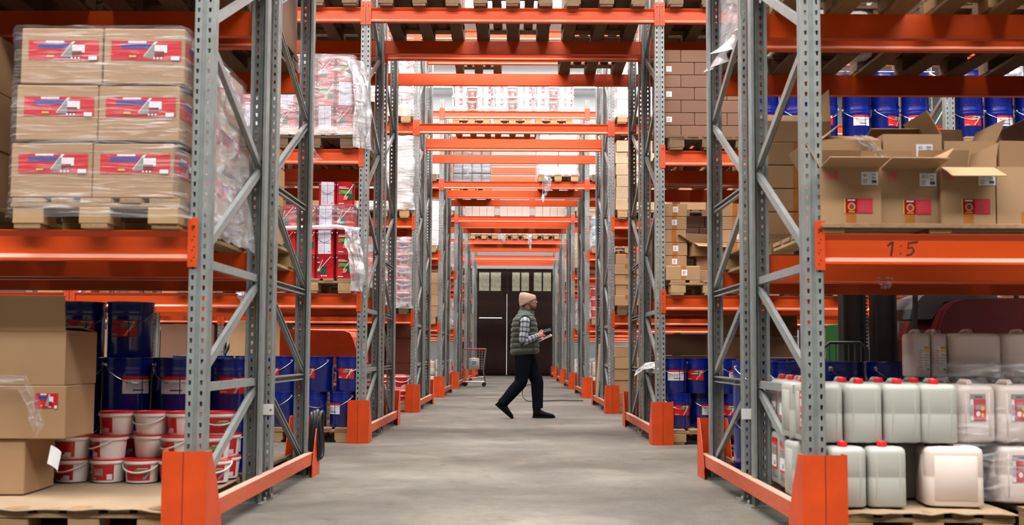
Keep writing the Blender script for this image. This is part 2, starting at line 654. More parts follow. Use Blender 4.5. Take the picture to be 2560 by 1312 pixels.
# the big double door
XM = at(1267, 800, Y_END).x
plank = MB().box(-0.046, 0.046, 0, 0.02, 0, 2.6).mesh('door_plank', ['door_brown'])
plank2 = MB().box(-0.046, 0.046, 0, 0.02, 0, 1.0).mesh('door_plank', ['door_brown'])
back = None
for n, (x0, x1) in enumerate(((DX0, XM - 0.009), (XM + 0.009, DX1))):
    mb = MB()
    wdt = x1 - x0
    wins = ([at(1197, 700, Y_END).x, at(1253, 700, Y_END).x],) if n == 0 else ([at(1280, 700, Y_END).x, at(1323, 700, Y_END).x], [at(1334, 700, Y_END).x, at(1378, 700, Y_END).x])
    zt, zb = at(1267, 680, Y_END).z, at(1267, 727, Y_END).z
    # leaf skeleton: rails and stiles around the window openings
    edges = [x0] + [e for w_ in wins for e in w_] + [x1]
    for a, c_ in zip(edges[0::2], edges[1::2]):
        mb.box(a, c_, Y_END - 0.03, Y_END + 0.06, 0.02, DZ - 0.03)
    for w_ in wins:
        mb.box(w_[0], w_[1], Y_END - 0.03, Y_END + 0.06, zt, DZ - 0.03)
        mb.box(w_[0], w_[1], Y_END - 0.03, Y_END + 0.06, 0.02, zb)
    leaf = struct('door_%d' % (n + 1), mb.mesh('door_%d' % (n + 1), ['door_brown']))
    for w_ in wins:
        mid = (w_[0] + w_[1]) / 2
        for a, c_ in ((w_[0], mid - 0.02), (mid + 0.02, w_[1])):
            ob('pane', MB().box(a + 0.01, c_ - 0.01, Y_END + 0.0, Y_END + 0.02, zb, zt).mesh('pane', ['pane']), leaf)
        ob('glazing_bar', MB().box(mid - 0.02, mid + 0.02, Y_END - 0.03, Y_END + 0.05, zb, zt).mesh('glazing_bar', ['door_brown']), leaf)
    x = x0 + 0.16
    while x < x1 - 0.12:
        ob('plank', plank, leaf, (x, Y_END - 0.052, 0.1))
        x += 0.098
    if n == 0:
        ob('wicket_gap', MB().box(at(1198, 794, Y_END).x, at(1255, 794, Y_END).x, Y_END - 0.056, Y_END - 0.053, 2.25, 2.275).mesh('wicket_gap', ['slit']), leaf)
struct('window_12', MB().box(XM - 0.008, XM + 0.008, Y_END + 0.02, Y_END + 0.05, 0.05, 3.2).mesh('window_12', ['slit']))  # glowing strip for daylight in the gap between the door leaves
struct('window_13', MB().box(DX0 + 0.6, DX1 - 0.1, Y_END + 0.0, Y_END + 0.03, DZ - 0.03, DZ - 0.005).mesh('window_13', ['slit']))  # glowing strip for daylight in the gap over the door

# ------------------------------------------------------------------ pallet racks
Y0 = [4.73 + 5.04 * r for r in range(7)]
FD, GAP = 1.10, 0.19           # frame depth, flue between the two halves
HALF, PW = 1.42, 0.095
BAY = 2.88
ZB = [1.305 + 1.435 * k for k in range(4)]
BH = 0.145
ZTOP = [0.0] + [z + BH for z in ZB]


def post_mesh(H=6.02):
    mb = MB()
    hw, dp = PW / 2, 0.075
    c = 0.005
    cells = int(H / 0.05)
    top = cells * 0.05
    for sg in (-1, 1):
        a, b_ = sg * 0.011, sg * (hw - c)
        if a > b_:
            a, b_ = b_, a
        hc = sg * 0.0275
        for k_ in range(cells):
            z0 = k_ * 0.05
            z1 = z0 + 0.05
            hz0, hz1 = z0 + 0.014, z0 + 0.036
            l0, r0, l1, r1 = hc - 0.0048, hc + 0.0048, hc - 0.0072, hc + 0.0072
            v = [(a, 0, z0), (b_, 0, z0), (b_, 0, z1), (a, 0, z1), (l0, 0, hz0), (r0, 0, hz0), (r1, 0, hz1), (l1, 0, hz1),
                 (l0, 0.004, hz0), (r0, 0.004, hz0), (r1, 0.004, hz1), (l1, 0.004, hz1)]
            mb.add(v, [(0, 1, 5, 4), (1, 2, 6, 5), (2, 3, 7, 6), (3, 0, 4, 7), (4, 5, 9, 8), (5, 6, 10, 9), (6, 7, 11, 10), (7, 4, 8, 11)])
        x = sg * hw
        strip = [(sg * (hw - c), 0), (x, c), (x, dp * 0.45), (sg * (hw - 0.004), dp * 0.5), (sg * (hw - 0.004), dp * 0.7), (x, dp * 0.75), (x, dp), (sg * (hw - 0.016), dp), (sg * (hw - 0.016), dp - 0.012)]
        for p, q in zip(strip, strip[1:]):
            mb.quad((p[0], p[1], 0), (q[0], q[1], 0), (q[0], q[1], top), (p[0], p[1], top))
    g = [(-0.011, 0), (-0.006, 0.007), (0.006, 0.007), (0.011, 0)]
    for p, q in zip(g, g[1:]):
        mb.quad((p[0], p[1], 0), (q[0], q[1], 0), (q[0], q[1], top), (p[0], p[1], top))
    return mb.mesh('post', ['galv'])


POST = post_mesh()
FOOT = (MB().box(-0.075, 0.075, -0.03, 0.10, 0.0, 0.008).lathe([(0.012, 0.008), (0.012, 0.02), (0.008, 0.03)], 8, 0, (-0.06, -0.015, 0))
        .lathe([(0.012, 0.008), (0.012, 0.02), (0.008, 0.03)], 8, 0, (0.06, -0.015, 0))).mesh('foot_plate', ['zinc'])
_brace = {}


def brace_mesh(Ln, side):
    key = (round(Ln, 2), side)
    if key not in _brace:
        h, t, d = 0.021, 0.0025, 0.028
        x0, x1 = (0.0 - d / 2, d / 2)
        web = (x1 - t, x1) if side > 0 else (x0, x0 + t)
        mb = MB()
        mb.box(web[0], web[1], -Ln / 2, Ln / 2, -h, h)
        mb.box(x0, x1, -Ln / 2, Ln / 2, h - t, h)
        mb.box(x0, x1, -Ln / 2, Ln / 2, -h, -h + t)
        lip = (x0, x0 + t) if side > 0 else (x1 - t, x1)
        mb.box(lip[0], lip[1], -Ln / 2, Ln / 2, h - 0.009, h)
        mb.box(lip[0], lip[1], -Ln / 2, Ln / 2, -h, -h + 0.009)
        _brace[key] = mb.mesh('brace', ['galv_brace'])
    return _brace[key]


def brace_list(rear):
    if not rear:
        out = [('f', .70, 'r', .70), ('f', 1.30, 'r', 1.30), ('f', .20, 'r', .655), ('f', .75, 'r', 1.255), ('f', 1.345, 'r', 1.92)]
        z = 1.97
        d = 'r'
        nxt = [(1.97, 2.42), (2.47, 3.02), (3.07, 3.52), (3.57, 4.10), (4.15, 4.60), (4.65, 5.2), (5.25, 5.75)]
        for a, b_ in nxt:
            out.append((d, a, 'f' if d == 'r' else 'r', b_))
            d = 'f' if d == 'r' else 'r'
    else:
        out = [('f', .70, 'r', .70), ('f', 1.30, 'r', 1.30), ('f', 1.90, 'r', 1.90), ('f', .655, 'r', .14), ('f', 1.255, 'r', .745), ('r', 1.345, 'f', 1.85)]
        d = 'f'
        for a, b_ in [(1.95, 2.50), (2.55, 2.98), (3.03, 3.55), (3.6, 4.1), (4.15, 4.65), (4.7, 5.2), (5.25, 5.75)]:
            out.append((d, a, 'f' if d == 'r' else 'r', b_))
            d = 'f' if d == 'r' else 'r'
    return out


def beam_mesh(Ln):
    # profile in (y, z): lip on top leans back, web recessed, ledge at the bottom catches the light
    pr = [(0.0, BH), (0.0, BH - 0.004), (0.018, BH - 0.030), (0.018, 0.032), (0.0, 0.012), (0.0, 0.0), (0.05, 0.0), (0.05, BH)]
    mb = MB()
    n = len(pr)
    vs = [(-Ln / 2, y, z) for y, z in pr] + [(Ln / 2, y, z) for y, z in pr]
    fs = [(i, (i + 1) % n, (i + 1) % n + n, i + n) for i in range(n)] + [tuple(reversed(range(n))), tuple(range(n, 2 * n))]
    mb.add(vs, fs)
    return mb.mesh('beam', ['orange'], fix=True)


BEAM_S, BEAM_C = beam_mesh(BAY - PW - 0.01), beam_mesh(2 * HALF - 0.01)


def connector_mesh(sg):
    mb = MB()
    x0, x1 = (0, sg * 0.043)
    if x0 > x1:
        x0, x1 = x1, x0
    mb.box(x0, x1, -0.008, -0.003, -0.03, 0.205)
    mb.box(min(0, -sg * 0.004), max(0, -sg * 0.004), -0.008, 0.06, -0.03, 0.205)
    for k_ in range(4):
        for dx in (-0.004, 0.005):
            z = -0.005 + k_ * 0.05
            zz = z + (0.016 if dx > 0 else 0.0)
            cx = (x0 + x1) / 2 + dx
            mb.quad((cx - 0.003, -0.0085, zz), (cx + 0.003, -0.0085, zz), (cx + 0.003, -0.0085, zz + 0.008), (cx - 0.003, -0.0085, zz + 0.008), 1)
    cx = (x0 + x1) / 2
    mb.lathe([(0.0, 0), (0.007, 0), (0.007, 0.004)], 8, 2, (cx, -0.0125, 0.165), False, True)
    return mb.mesh('connector', ['orange_plate', 'black', 'steel'])


CONN = {1: connector_mesh(1), -1: connector_mesh(-1)}
RACK_LAB = ['nearest grey and orange pallet rack flanking both sides of the aisle', 'second rack, its orange beams spanning the aisle above dark pallet undersides',
            'third rack from the front, bare orange beams over the aisle', 'fourth rack, short posts with white buckets on its top level',
            'fifth rack, carrying three blocks of white boxes over the aisle', 'sixth rack, pallets with hanging film scraps over the aisle',
            'farthest rack, right in front of the brown door']
racks = []
for r in range(7):
    bays = [-2, -1, 0, 1, 2] if r in (1, 2) else [-1, 0, 1]
    nb = 2 if r in (1, 2) else 1
    P0 = HALF + PW / 2
    xs = [s_ * (P0 + BAY * k_) for k_ in range(nb + 1) for s_ in (-1, 1)]
    root = thing('pallet_rack', None, (0, Y0[r], 0), RACK_LAB[r], 'rack', 'rows of pallet racking crossing the aisle')
    racks.append(root)
    for half in (0, 1):
        yf = half * (FD + GAP)
        for x in xs:
            for rear in (0, 1):
                p = ob('post', POST, root, (x, yf + (FD if rear else 0), 0), (0, 0, pi if rear else 0))
                if abs(x) < 2 and r < 5:
                    ob('foot_plate', FOOT, p)
            inner = abs(x) < 2
            if not inner and r > 3:
                continue
            for a, za, c_, zc in brace_list(half):
                ya, yc = (0.045 if a == 'f' else FD - 0.045), (0.045 if c_ == 'f' else FD - 0.045)
                Ln = hypot(yc - ya, zc - za)
                ang = atan2(zc - za, yc - ya)
                web = (1 if x < 0 else -1) * (1 if half == 0 else -1)
                if x > 0 and abs(za - zc) > 0.1:
                    web = -1
                ob('brace', brace_mesh(Ln, web), root, (x, yf + (ya + yc) / 2, (za + zc) / 2), (ang, 0, 0))
        for bay in bays:
            xc = 0 if bay == 0 else (P0 + BAY * (abs(bay) - 0.5)) * (1 if bay > 0 else -1)
            ln = 2 * HALF if bay == 0 else BAY - PW
            for lv in range(4):
                if bay == 0 and lv < 2:
                    continue
                if r == 0 and lv == 3 and bay != 0:
                    continue
                for rear in (0, 1):
                    bm_ = ob('beam', BEAM_C if bay == 0 else BEAM_S, root, (xc, yf + (FD + 0.004 if rear else -0.004), ZB[lv]), (0, 0, pi if rear else 0))
                    if r < 5 and (not rear or r < 2):
                        for sg in (-1, 1):
                            ob('connector', CONN[sg], bm_, (sg * ln / 2, 0.004, 0))
                    if r == 0 and bay == 1 and lv == 0 and half == 0 and not rear:
                        BEAM15 = bm_
                    if r == 0 and bay == -1 and lv == 0 and half == 0 and not rear:
                        BEAMLEFT = bm_

# handwritten 1:5 on the nearest right beam
mb = MB()
strokes = [[(0.000, 0.052), (0.018, 0.068), (0.026, 0.074), (0.022, 0.04), (0.016, 0.004)],
           [(0.062, 0.054), (0.066, 0.05)], [(0.060, 0.018), (0.064, 0.014)],
           [(0.146, 0.073), (0.100, 0.066), (0.098, 0.042), (0.118, 0.046), (0.126, 0.03), (0.112, 0.012), (0.088, 0.008)]]
p = at(2221, 640, Y0[0] + 0.004)
for st, nm in zip(strokes, ('handwritten_digit', 'handwritten_dot', 'handwritten_dot', 'handwritten_digit')):
    mb = MB()
    L_, Rr_ = [], []
    for i in range(len(st)):
        A, B = Vector((st[max(i - 1, 0)][0], 0, st[max(i - 1, 0)][1])), Vector((st[min(i + 1, len(st) - 1)][0], 0, st[min(i + 1, len(st) - 1)][1]))
        d = (B - A).normalized()
        nrm = Vector((-d.z, 0, d.x)) * 0.0046
        L_.append(Vector((st[i][0], 0, st[i][1])) - nrm)
        Rr_.append(Vector((st[i][0], 0, st[i][1])) + nrm)
    mb.rings([L_, Rr_], False, False, closed=False)
    ob(nm, mb.mesh(nm, ['ink_black']), BEAM15, (p.x - BEAM15.location.x, 0.0172, 0.036), (0, 0, 0), 'part of the black handwritten mark 1:5')

# guards at the aisle ends of each rack: two folded plates joined by a rail
mb = MB()
W2, H = 0.1, 0.415
ridge = [(-W2, 0.0), (-0.004, -0.012), (0.004, -0.012), (W2, 0.0)]
for p, q in zip(ridge, ridge[1:]):
    mb.quad((p[0], p[1], 0.0), (q[0], q[1], 0.0), (q[0], q[1], H), (p[0], p[1], H), 0)
mb.quad((-0.0035, -0.0135, 0), (-0.001, -0.0135, 0), (-0.001, -0.0135, H), (-0.0035, -0.0135, H), 1)
for sg in (-1, 1):
    x = sg * W2
    prof = [(0, 0), (0.25, 0), (0.24, 0.08), (0.17, 0.25), (0.07, H), (0, H)]
    mb.prism([(a, b_) for a, b_ in prof], 'x', x - 0.003, x + 0.003, 0)
GPLATE = mb.mesh('guard_plate', ['orange_plate', 'rubber'], fix=False)
RL = 2 * FD + GAP + 0.06
mb = MB()
t = 0.004
mb.box(-0.026, 0.026, 0, RL, 0.076, 0.08)
mb.box(-0.026, 0.026, 0, RL, 0, 0.004)
mb.box(-0.026, -0.022, 0, RL, 0, 0.08)
mb.box(0.022, 0.026, 0, RL, 0, 0.08)
mb.box(-0.022, 0.022, 0.05, 0.055, 0, 0.08, 1)
GRAIL = mb.mesh('guard_rail', ['orange_rail', 'black'])
GTAB = MB().box(-0.028, 0.028, 0, 0.006, 0, 0.1).lathe([(0.0, 0), (0.011, 0.0), (0.011, 0.01), (0, 0.012)], 8, 1, (0, -0.012, 0.05)).mesh('guard_tab', ['orange_plate', 'steel'])
for r in range(7):
    for s_ in (-1, 1):
        sd = 'left' if s_ < 0 else 'right'
        extra = {(0, -1): ' with black hose coil behind it', (1, 1): ' beside blue drums on a pallet'}.get((r, s_), '')
        x = s_ * (P0 - 0.02)
        g = thing('rack_guard', None, (x, Y0[r], 0), f'orange steel foot guard on {sd} side of {RACK[r]} rack{extra}', 'guard', 'orange rack end guards along the aisle')
        ob('guard_plate', GPLATE, g, (s_ * 0.02, -0.13, 0), (0, 0, 0))
        ob('guard_plate', GPLATE, g, (s_ * 0.02, 2 * FD + GAP + 0.13, 0), (0, 0, pi))
        ob('guard_rail', GRAIL, g, (-s_ * (P0 - 0.02 - 1.405), 0.10, 0.085), (0, 0, 0))
        ob('guard_tab', GTAB, g, (-s_ * 0.028, 0.08, 0.07), (0, 0, 0))

# ------------------------------------------------------------------ pallets
DB = {}
for wd in (0.145, 0.1):
    for tone in ('wood', 'wood_old'):
        DB[(wd, tone)] = MB().cbox(-wd / 2, wd / 2, -0.6, 0.6, 0, 0.022, 0.002).mesh('deck_board', [tone])
for tone in ('wood', 'wood_old'):
    DB[('cross', tone)] = MB().cbox(-0.4, 0.4, -0.0725, 0.0725, 0, 0.022, 0.002).mesh('cross_board', [tone])
    DB[('block', tone)] = MB().cbox(-0.0725, 0.0725, -0.0725, 0.0725, 0, 0.078, 0.004).mesh('block', ['wood_end' if tone == 'wood' else 'wood_old'])
    DB[('bottom', tone)] = MB().cbox(-0.0625, 0.0625, -0.6, 0.6, 0, 0.022, 0.002).mesh('bottom_board', [tone])
    mb = MB()
    for i in range(5):
        xx = -0.3275 + 0.16375 * i
        wd = (0.145, 0.1)[i % 2] / 2
        mb.box(xx - wd, xx + wd, -0.6, 0.6, 0.122, 0.144)
    for yy in (-0.5275, 0, 0.5275):
        mb.box(-0.4, 0.4, yy - 0.0725, yy + 0.0725, 0.1, 0.122)
        for xx in (-0.3275, 0, 0.3275):
            mb.box(xx - 0.0725, xx + 0.0725, yy - 0.0725, yy + 0.0725, 0.022, 0.1, 1)
    for xx in (-0.3275, 0, 0.3275):
        mb.box(xx - 0.0625, xx + 0.0625, -0.6, 0.6, 0, 0.022)
    DB[('far', tone)] = mb.mesh('pallet', [tone, 'wood_end' if tone == 'wood' else 'wood_old'])
PH = 0.144


def pallet(x, y, z, label, rot=0.0, tone='wood', far=False):
    lab = label if label.startswith(('light', 'dark', 'pale', 'small', 'worn', 'low')) else ('wooden pallet at ' + label)
    if far:
        return thing('pallet', DB[('far', tone)], (x, y, z), lab, 'pallet', 'wooden pallets on the racks', rot)
    o = thing('pallet', None, (x, y, z), lab, 'pallet', 'wooden pallets on the racks', rot)
    jit = lambda a: random.uniform(-a, a)
    for i in range(5):
        ob('deck_board', DB[((0.145, 0.1)[i % 2], tone)], o, (-0.3275 + 0.16375 * i + jit(0.004), jit(0.006), 0.122), (0, 0, jit(0.006)))
    for yy in (-0.5275, 0, 0.5275):
        ob('cross_board', DB[('cross', tone)], o, (jit(0.004), yy, 0.1), (0, 0, jit(0.004)))
        for xx in (-0.3275, 0, 0.3275):
            ob('block', DB[('block', tone)], o, (xx + jit(0.006), yy + jit(0.006), 0.022), (0, 0, jit(0.05)))
    for xx in (-0.3275, 0, 0.3275):
        ob('bottom_board', DB[('bottom', tone)], o, (xx, jit(0.006), 0), (0, 0, jit(0.006)))
    return o


def slot(side, i):
    return side * (1.955 + 0.93 * i)


def yF(r):
    return Y0[r] + 0.54


def yB(r):
    return Y0[r] + FD + GAP + 0.55


# ------------------------------------------------------------------ printed labels
def clip(poly, u0, u1):
    def cut(P, k_, keep_less):
        out = []
        for i in range(len(P)):
            a, b_ = P[i], P[(i + 1) % len(P)]
            ia = a[0] <= k_ + 1e-9 if keep_less else a[0] >= k_ - 1e-9
            ib = b_[0] <= k_ + 1e-9 if keep_less else b_[0] >= k_ - 1e-9
            if ia:
                out.append(a)
            if ia != ib:
                t_ = (k_ - a[0]) / (b_[0] - a[0])
                out.append((k_, a[1] + t_ * (b_[1] - a[1])))
        return out
    P = cut(poly, u0, False)
    return cut(P, u1, True) if len(P) >= 3 else []


def R4(u0, v0, u1, v1):
    return [(u0, v0), (u1, v0), (u1, v1), (u0, v1)]


def lines(mt, u0, u1, v0, v1, n, frac=0.4):
    out = []
    rnd = random.Random(int(u0 * 1000 + v0 * 77 + n))
    for i in range(n):
        a = v0 + (v1 - v0) * i / n
        out.append((mt, R4(u0, a, u0 + (u1 - u0) * rnd.uniform(0.6, 1.0), a + (v1 - v0) / n * frac)))
    return out


def circ(cx, cy, rx, ry, n=12):
    return [(cx + rx * cos(2 * pi * i / n), cy + ry * sin(2 * pi * i / n)) for i in range(n)]


ART = {
    'big_red': [('lab_red', R4(0, 0, 1, 1)), ('paper', R4(0.24, 0.88, 0.5, 0.98)), ('lab_blue', [(0.14, 0.6), (0.52, 0.6), (0.6, 0.82), (0.14, 0.82)]),
                ('paper', [(0.46, 0.2), (0.5, 0.2), (0.66, 0.95), (0.62, 0.95)]), ('lab_grey', [(0.46, 0.14), (0.62, 0.14), (0.66, 0.8), (0.6, 0.8)]),
                ('paper', R4(0.62, 0.38, 0.8, 0.78)), ('lab_dred', R4(0.62, 0.2, 0.76, 0.46)), ('lab_yellow', R4(0.26, 0.14, 0.36, 0.24)),
                ('paper', circ(0.62, 0.1, 0.015, 0.05, 8)), ('paper', circ(0.67, 0.1, 0.015, 0.05, 8)), ('paper', circ(0.72, 0.1, 0.015, 0.05, 8)), ('paper', R4(0.86, 0.0, 0.98, 0.2))] + lines('lab_pink', 0.28, 0.44, 0.3, 0.52, 3),
    'paper': [('paper', R4(0, 0, 1, 1))] + lines('ink_grey', 0.1, 0.6, 0.15, 0.6, 5) + [('ink', R4(0.66, 0.12, 0.92, 0.4)), ('ink_grey', R4(0.1, 0.7, 0.9, 0.76))],
    'qr_paper': [('paper', R4(0, 0, 1, 1))] + lines('lab_blue', 0.2, 0.8, 0.2, 0.8, 6, 0.25),
    'box_white': [('paper', R4(0, 0, 1, 1)), ('ink_grey', R4(0.5, 0.05, 0.51, 0.95))] + lines('ink', 0.1, 0.42, 0.12, 0.5, 3, 0.3) + [('ink', R4(0.62, 0.12, 0.92, 0.36)), ('ink_grey', R4(0.62, 0.45, 0.86, 0.62)), ('ink_grey', R4(0.6, 0.74, 0.9, 0.84))],
    'box_red': [('lab_red', R4(0, 0, 1, 1)), ('lab_rose', R4(0.47, 0.04, 0.99, 0.96)), ('lab_dred', R4(0.06, 0.06, 0.45, 0.94)), ('lab_yellow', R4(0.0, 0.0, 0.04, 1)), ('paper', R4(0.12, 0.84, 0.38, 0.92)),
                ('lab_yellow', circ(0.255, 0.45, 0.13, 0.26)), ('lab_red', circ(0.255, 0.45, 0.1, 0.2)), ('lab_blue', circ(0.27, 0.5, 0.05, 0.1)), ('lab_yellow', R4(0.14, 0.08, 0.36, 0.13))] + lines('lab_pink', 0.52, 0.94, 0.12, 0.88, 8, 0.25),
    'box_marks': [('lab_pink', R4(0.0, 0.75, 0.3, 0.82)), ('lab_pink', R4(0.13, 0, 0.17, 0.8)), ('lab_pink', R4(0.38, 0, 0.42, 0.9)), ('lab_pink', R4(0.5, 0, 0.54, 0.9)), ('lab_pink', R4(0.34, 0.0, 0.6, 0.08)), ('lab_pink', R4(0.7, 0.55, 1.0, 0.95)), ('lab_pink', R4(0.76, 0.0, 0.96, 0.45))],
    'drum_white': [('lab_red', R4(0, 0.78, 1, 1)), ('paper', R4(0, 0, 1, 0.8)), ('lab_red', circ(0.16, 0.64, 0.03, 0.06, 8)), ('lab_red', circ(0.25, 0.64, 0.03, 0.06, 8)), ('ink', R4(0.34, 0.16, 0.76, 0.24))] + lines('ink_grey', 0.1, 0.9, 0.3, 0.56, 4, 0.2),
    'drum_red': [('lab_dred', R4(0, 0, 1, 1)), ('lab_red', R4(0.04, 0.04, 0.96, 0.96)), ('lab_green', R4(0.42, 0.62, 0.84, 0.8)), ('lab_wood', [(0.5, 0.05), (0.6, 0.05), (0.95, 0.8), (0.88, 0.85)]), ('paper', [(0.62, 0.3), (0.68, 0.3), (0.9, 0.9), (0.86, 0.92)]),
                 ('paper', R4(0.5, 0.86, 0.9, 0.9)), ('paper', circ(0.1, 0.14, 0.025, 0.05, 8)), ('paper', circ(0.18, 0.14, 0.025, 0.05, 8)), ('paper', circ(0.26, 0.14, 0.025, 0.05, 8))],
    'bucket_red': [('lab_red', R4(0, 0, 1, 1)), ('paper', R4(0.62, 0.02, 0.86, 0.3)), ('paper', R4(0.5, 0.02, 0.7, 0.16))] + lines('lab_pink', 0.08, 0.55, 0.25, 0.85, 7, 0.3),
    'bucket_pic': [('lab_red', R4(0, 0, 1, 1)), ('lab_grey', R4(0.2, 0.3, 0.6, 0.75)), ('lab_green', [(0.0, 0.8), (0.04, 0.7), (0.2, 0.95), (0.14, 1.0)]), ('lab_wood', R4(0.26, 0.38, 0.5, 0.5)), ('paper', circ(0.2, 0.12, 0.02, 0.06, 8)), ('paper', circ(0.28, 0.12, 0.02, 0.06, 8)), ('paper', R4(0.74, 0.04, 0.94, 0.4))],
    'bucket_green': [('lab_red', R4(0, 0, 1, 1)), ('lab_green', R4(0.4, 0.5, 0.9, 0.72)), ('paper', R4(0.5, 0.76, 0.9, 0.8)), ('lab_cyan', [(0.7, 0.1), (0.8, 0.1), (1.0, 0.5), (0.95, 0.55)])] + lines('lab_pink', 0.2, 0.7, 0.12, 0.44, 4, 0.3),
    'can_pic': [('lab_dgreen', R4(0.12, 0.2, 0.56, 0.52)), ('lab_wood', R4(0.02, 0.3, 0.22, 0.42)), ('paper', [(0.04, 0.3), (0.07, 0.3), (0.36, 0.78), (0.33, 0.8)]), ('paper', [(0.1, 0.36), (0.12, 0.34), (0.85, 0.92), (0.83, 0.94)]),
                ('paper', R4(0.02, 0.66, 0.2, 0.7)), ('paper', circ(0.3, 0.11, 0.045, 0.035, 8)), ('paper', circ(0.44, 0.11, 0.045, 0.035, 8)), ('paper', circ(0.58, 0.11, 0.045, 0.035, 8))],
    'can_green': [('lab_green', R4(0.12, 0.48, 0.9, 0.64)), ('paper', R4(0.12, 0.72, 0.7, 0.75)), ('paper', R4(0.12, 0.78, 0.55, 0.8)), ('lab_dgreen', R4(0.62, 0.26, 0.98, 0.5)), ('paper', [(0.42, 0.36), (0.45, 0.34), (0.98, 0.84), (0.96, 0.88)]), ('lab_wood', [(0.36, 0.24), (0.6, 0.24), (0.7, 0.4), (0.5, 0.4)]), ('paper', R4(0.12, 0.06, 0.44, 0.1))] + lines('lab_pink', 0.12, 0.5, 0.16, 0.44, 6, 0.3),
    'can_white': [('paper_lilac', R4(0, 0, 1, 1)), ('ink', R4(0.48, 0.02, 0.51, 0.98)), ('ink', R4(0.03, 0.44, 0.97, 0.455)), ('ink', R4(0.03, 0.84, 0.97, 0.85)), ('ink', R4(0.8, 0.08, 0.92, 0.11))] + lines('ink_grey', 0.06, 0.44, 0.5, 0.82, 8, 0.2) + lines('ink_grey', 0.55, 0.95, 0.5, 0.82, 8, 0.2) + lines('ink_grey', 0.06, 0.44, 0.1, 0.4, 7, 0.2),
    'jerry_side': [('paper', R4(0, 0, 1, 1)), ('lab_red', R4(0, 0.8, 1, 1)), ('lab_pink', R4(0.1, 0.74, 0.8, 0.84)), ('lab_grey', R4(0.05, 0.45, 0.95, 0.72)), ('lab_red', R4(0.9, 0, 1, 1)), ('lab_red', R4(0, 0, 1, 0.06)), ('lab_dgreen', circ(0.55, 0.2, 0.14, 0.07)), ('paper', circ(0.55, 0.2, 0.08, 0.04))],
    'jerry_strip': [('lab_red', R4(0, 0, 1, 1)), ('paper', R4(0.2, 0.1, 0.85, 0.8)), ('lab_red', R4(0.3, 0.44, 0.8, 0.62)), ('ink', R4(0.3, 0.3, 0.75, 0.4)), ('lab_grey', circ(0.52, 0.18, 0.2, 0.06)), ('paper', circ(0.5, 0.9, 0.16, 0.05))],
    'list': [('paper', R4(0, 0, 1, 1)), ('lab_yellow', R4(0.56, 0.78, 0.98, 0.92)), ('ink', R4(0.54, 0.94, 0.98, 0.98)), ('ink', R4(0.76, 0.02, 0.96, 0.1))] + lines('lab_pink', 0.04, 0.48, 0.02, 0.92, 9, 0.3) + lines('lab_pink', 0.54, 0.98, 0.3, 0.75, 4, 0.25) + lines('ink_grey', 0.54, 0.98, 0.12, 0.3, 3, 0.2),
    'front_pics': [('lab_pink', R4(0.0, 0, 1, 1)), ('lab_grey', R4(0, 0.82, 1, 1)), ('ink', R4(0.3, 0.86, 0.8, 0.92)), ('lab_red', R4(0.22, 0.03, 1, 0.8)), ('paper', R4(0.0, 0.0, 0.2, 0.8)), ('lab_grey', R4(0.36, 0.42, 0.94, 0.6)), ('lab_yellow', circ(0.8, 0.46, 0.12, 0.08)), ('paper', circ(0.5, 0.26, 0.14, 0.1)), ('lab_yellow', circ(0.78, 0.22, 0.1, 0.08)), ('ink_grey', R4(0.04, 0.2, 0.16, 0.6))],
    'bucket_rb': [('paper', R4(0, 0, 1, 1)), ('lab_red', R4(0, 0.55, 0.9, 1)), ('lab_red', R4(0, 0, 0.25, 1)), ('lab_blue', R4(0.15, 0.62, 0.6, 0.86)), ('lab_grey', R4(0.4, 0.12, 0.85, 0.5)), ('paper', [(0.2, 0.05), (0.3, 0.05), (0.75, 0.75), (0.65, 0.75)])],
    'bucket_grey': [('paper', R4(0, 0, 1, 1)), ('lab_grey', R4(0.1, 0.0, 0.3, 1)), ('lab_pink', R4(0.7, 0.1, 1, 0.9)), ('paper', R4(0.75, 0.3, 0.9, 0.6)), ('ink_grey', R4(0.36, 0.1, 0.44, 0.9))],
    'bucket_pale': [('lab_grey', R4(0, 0, 1, 1)), ('lab_pink', R4(0.3, 0.3, 0.8, 0.8)), ('paper', R4(0.4, 0.4, 0.65, 0.65))],
}
_art = {}


def art(kind, wd, ht, rad=None, rad_top=None):
    key = (kind, wd, ht, rad, rad_top)
    if key in _art:
        return _art[key]
    mb = MB()
    names = []
    nseg = 1 if rad is None else max(4, int(wd / rad / 0.16))
    for i, (mt, poly) in enumerate(ART[kind]):
        if mt not in names:
            names.append(mt)
        off = 0.0018 + 0.0004 * i
        for k_ in range(nseg):
            P = clip(poly, k_ / nseg, (k_ + 1) / nseg) if nseg > 1 else poly
            if len(P) < 3:
                continue
            vs = []
            for u, v in P:
                if rad is None:
                    vs.append(((u - 0.5) * wd, -off, (v - 0.5) * ht))
                else:
                    rr = (rad + ((rad_top or rad) - rad) * v) + off
                    a = -pi / 2 + (u - 0.5) * wd / rad
                    vs.append((rr * cos(a), rr * sin(a), (v - 0.5) * ht))
            mb.add(vs, [tuple(range(len(vs)))], names.index(mt))
    _art[key] = mb.mesh('label', names)
    return _art[key]


# ------------------------------------------------------------------ cartons
_ct = {}


def carton_body(w_, d, h, mt):
    key = ('b', round(w_, 3), round(d, 3), round(h, 3), mt)
    if key not in _ct:
        _ct[key] = MB().cbox(-w_ / 2, w_ / 2, -d / 2, d / 2, 0, h, 0.005).mesh('carton', [mt])
    return _ct[key]


def tape_mesh(w_, d, h, full=True):
    key = ('t', round(d, 3), round(h, 3), full)
    if key not in _ct:
        mb = MB()
        lo = 0.004 if full else h * 0.6
        mb.box(-0.024, 0.024, -d / 2 - 0.0009, -d / 2, lo, h)
        mb.box(-0.024, 0.024, -d / 2 - 0.0009, d / 2, h, h + 0.0009)
        _ct[key] = mb.mesh('tape', ['tape'])
    return _ct[key]


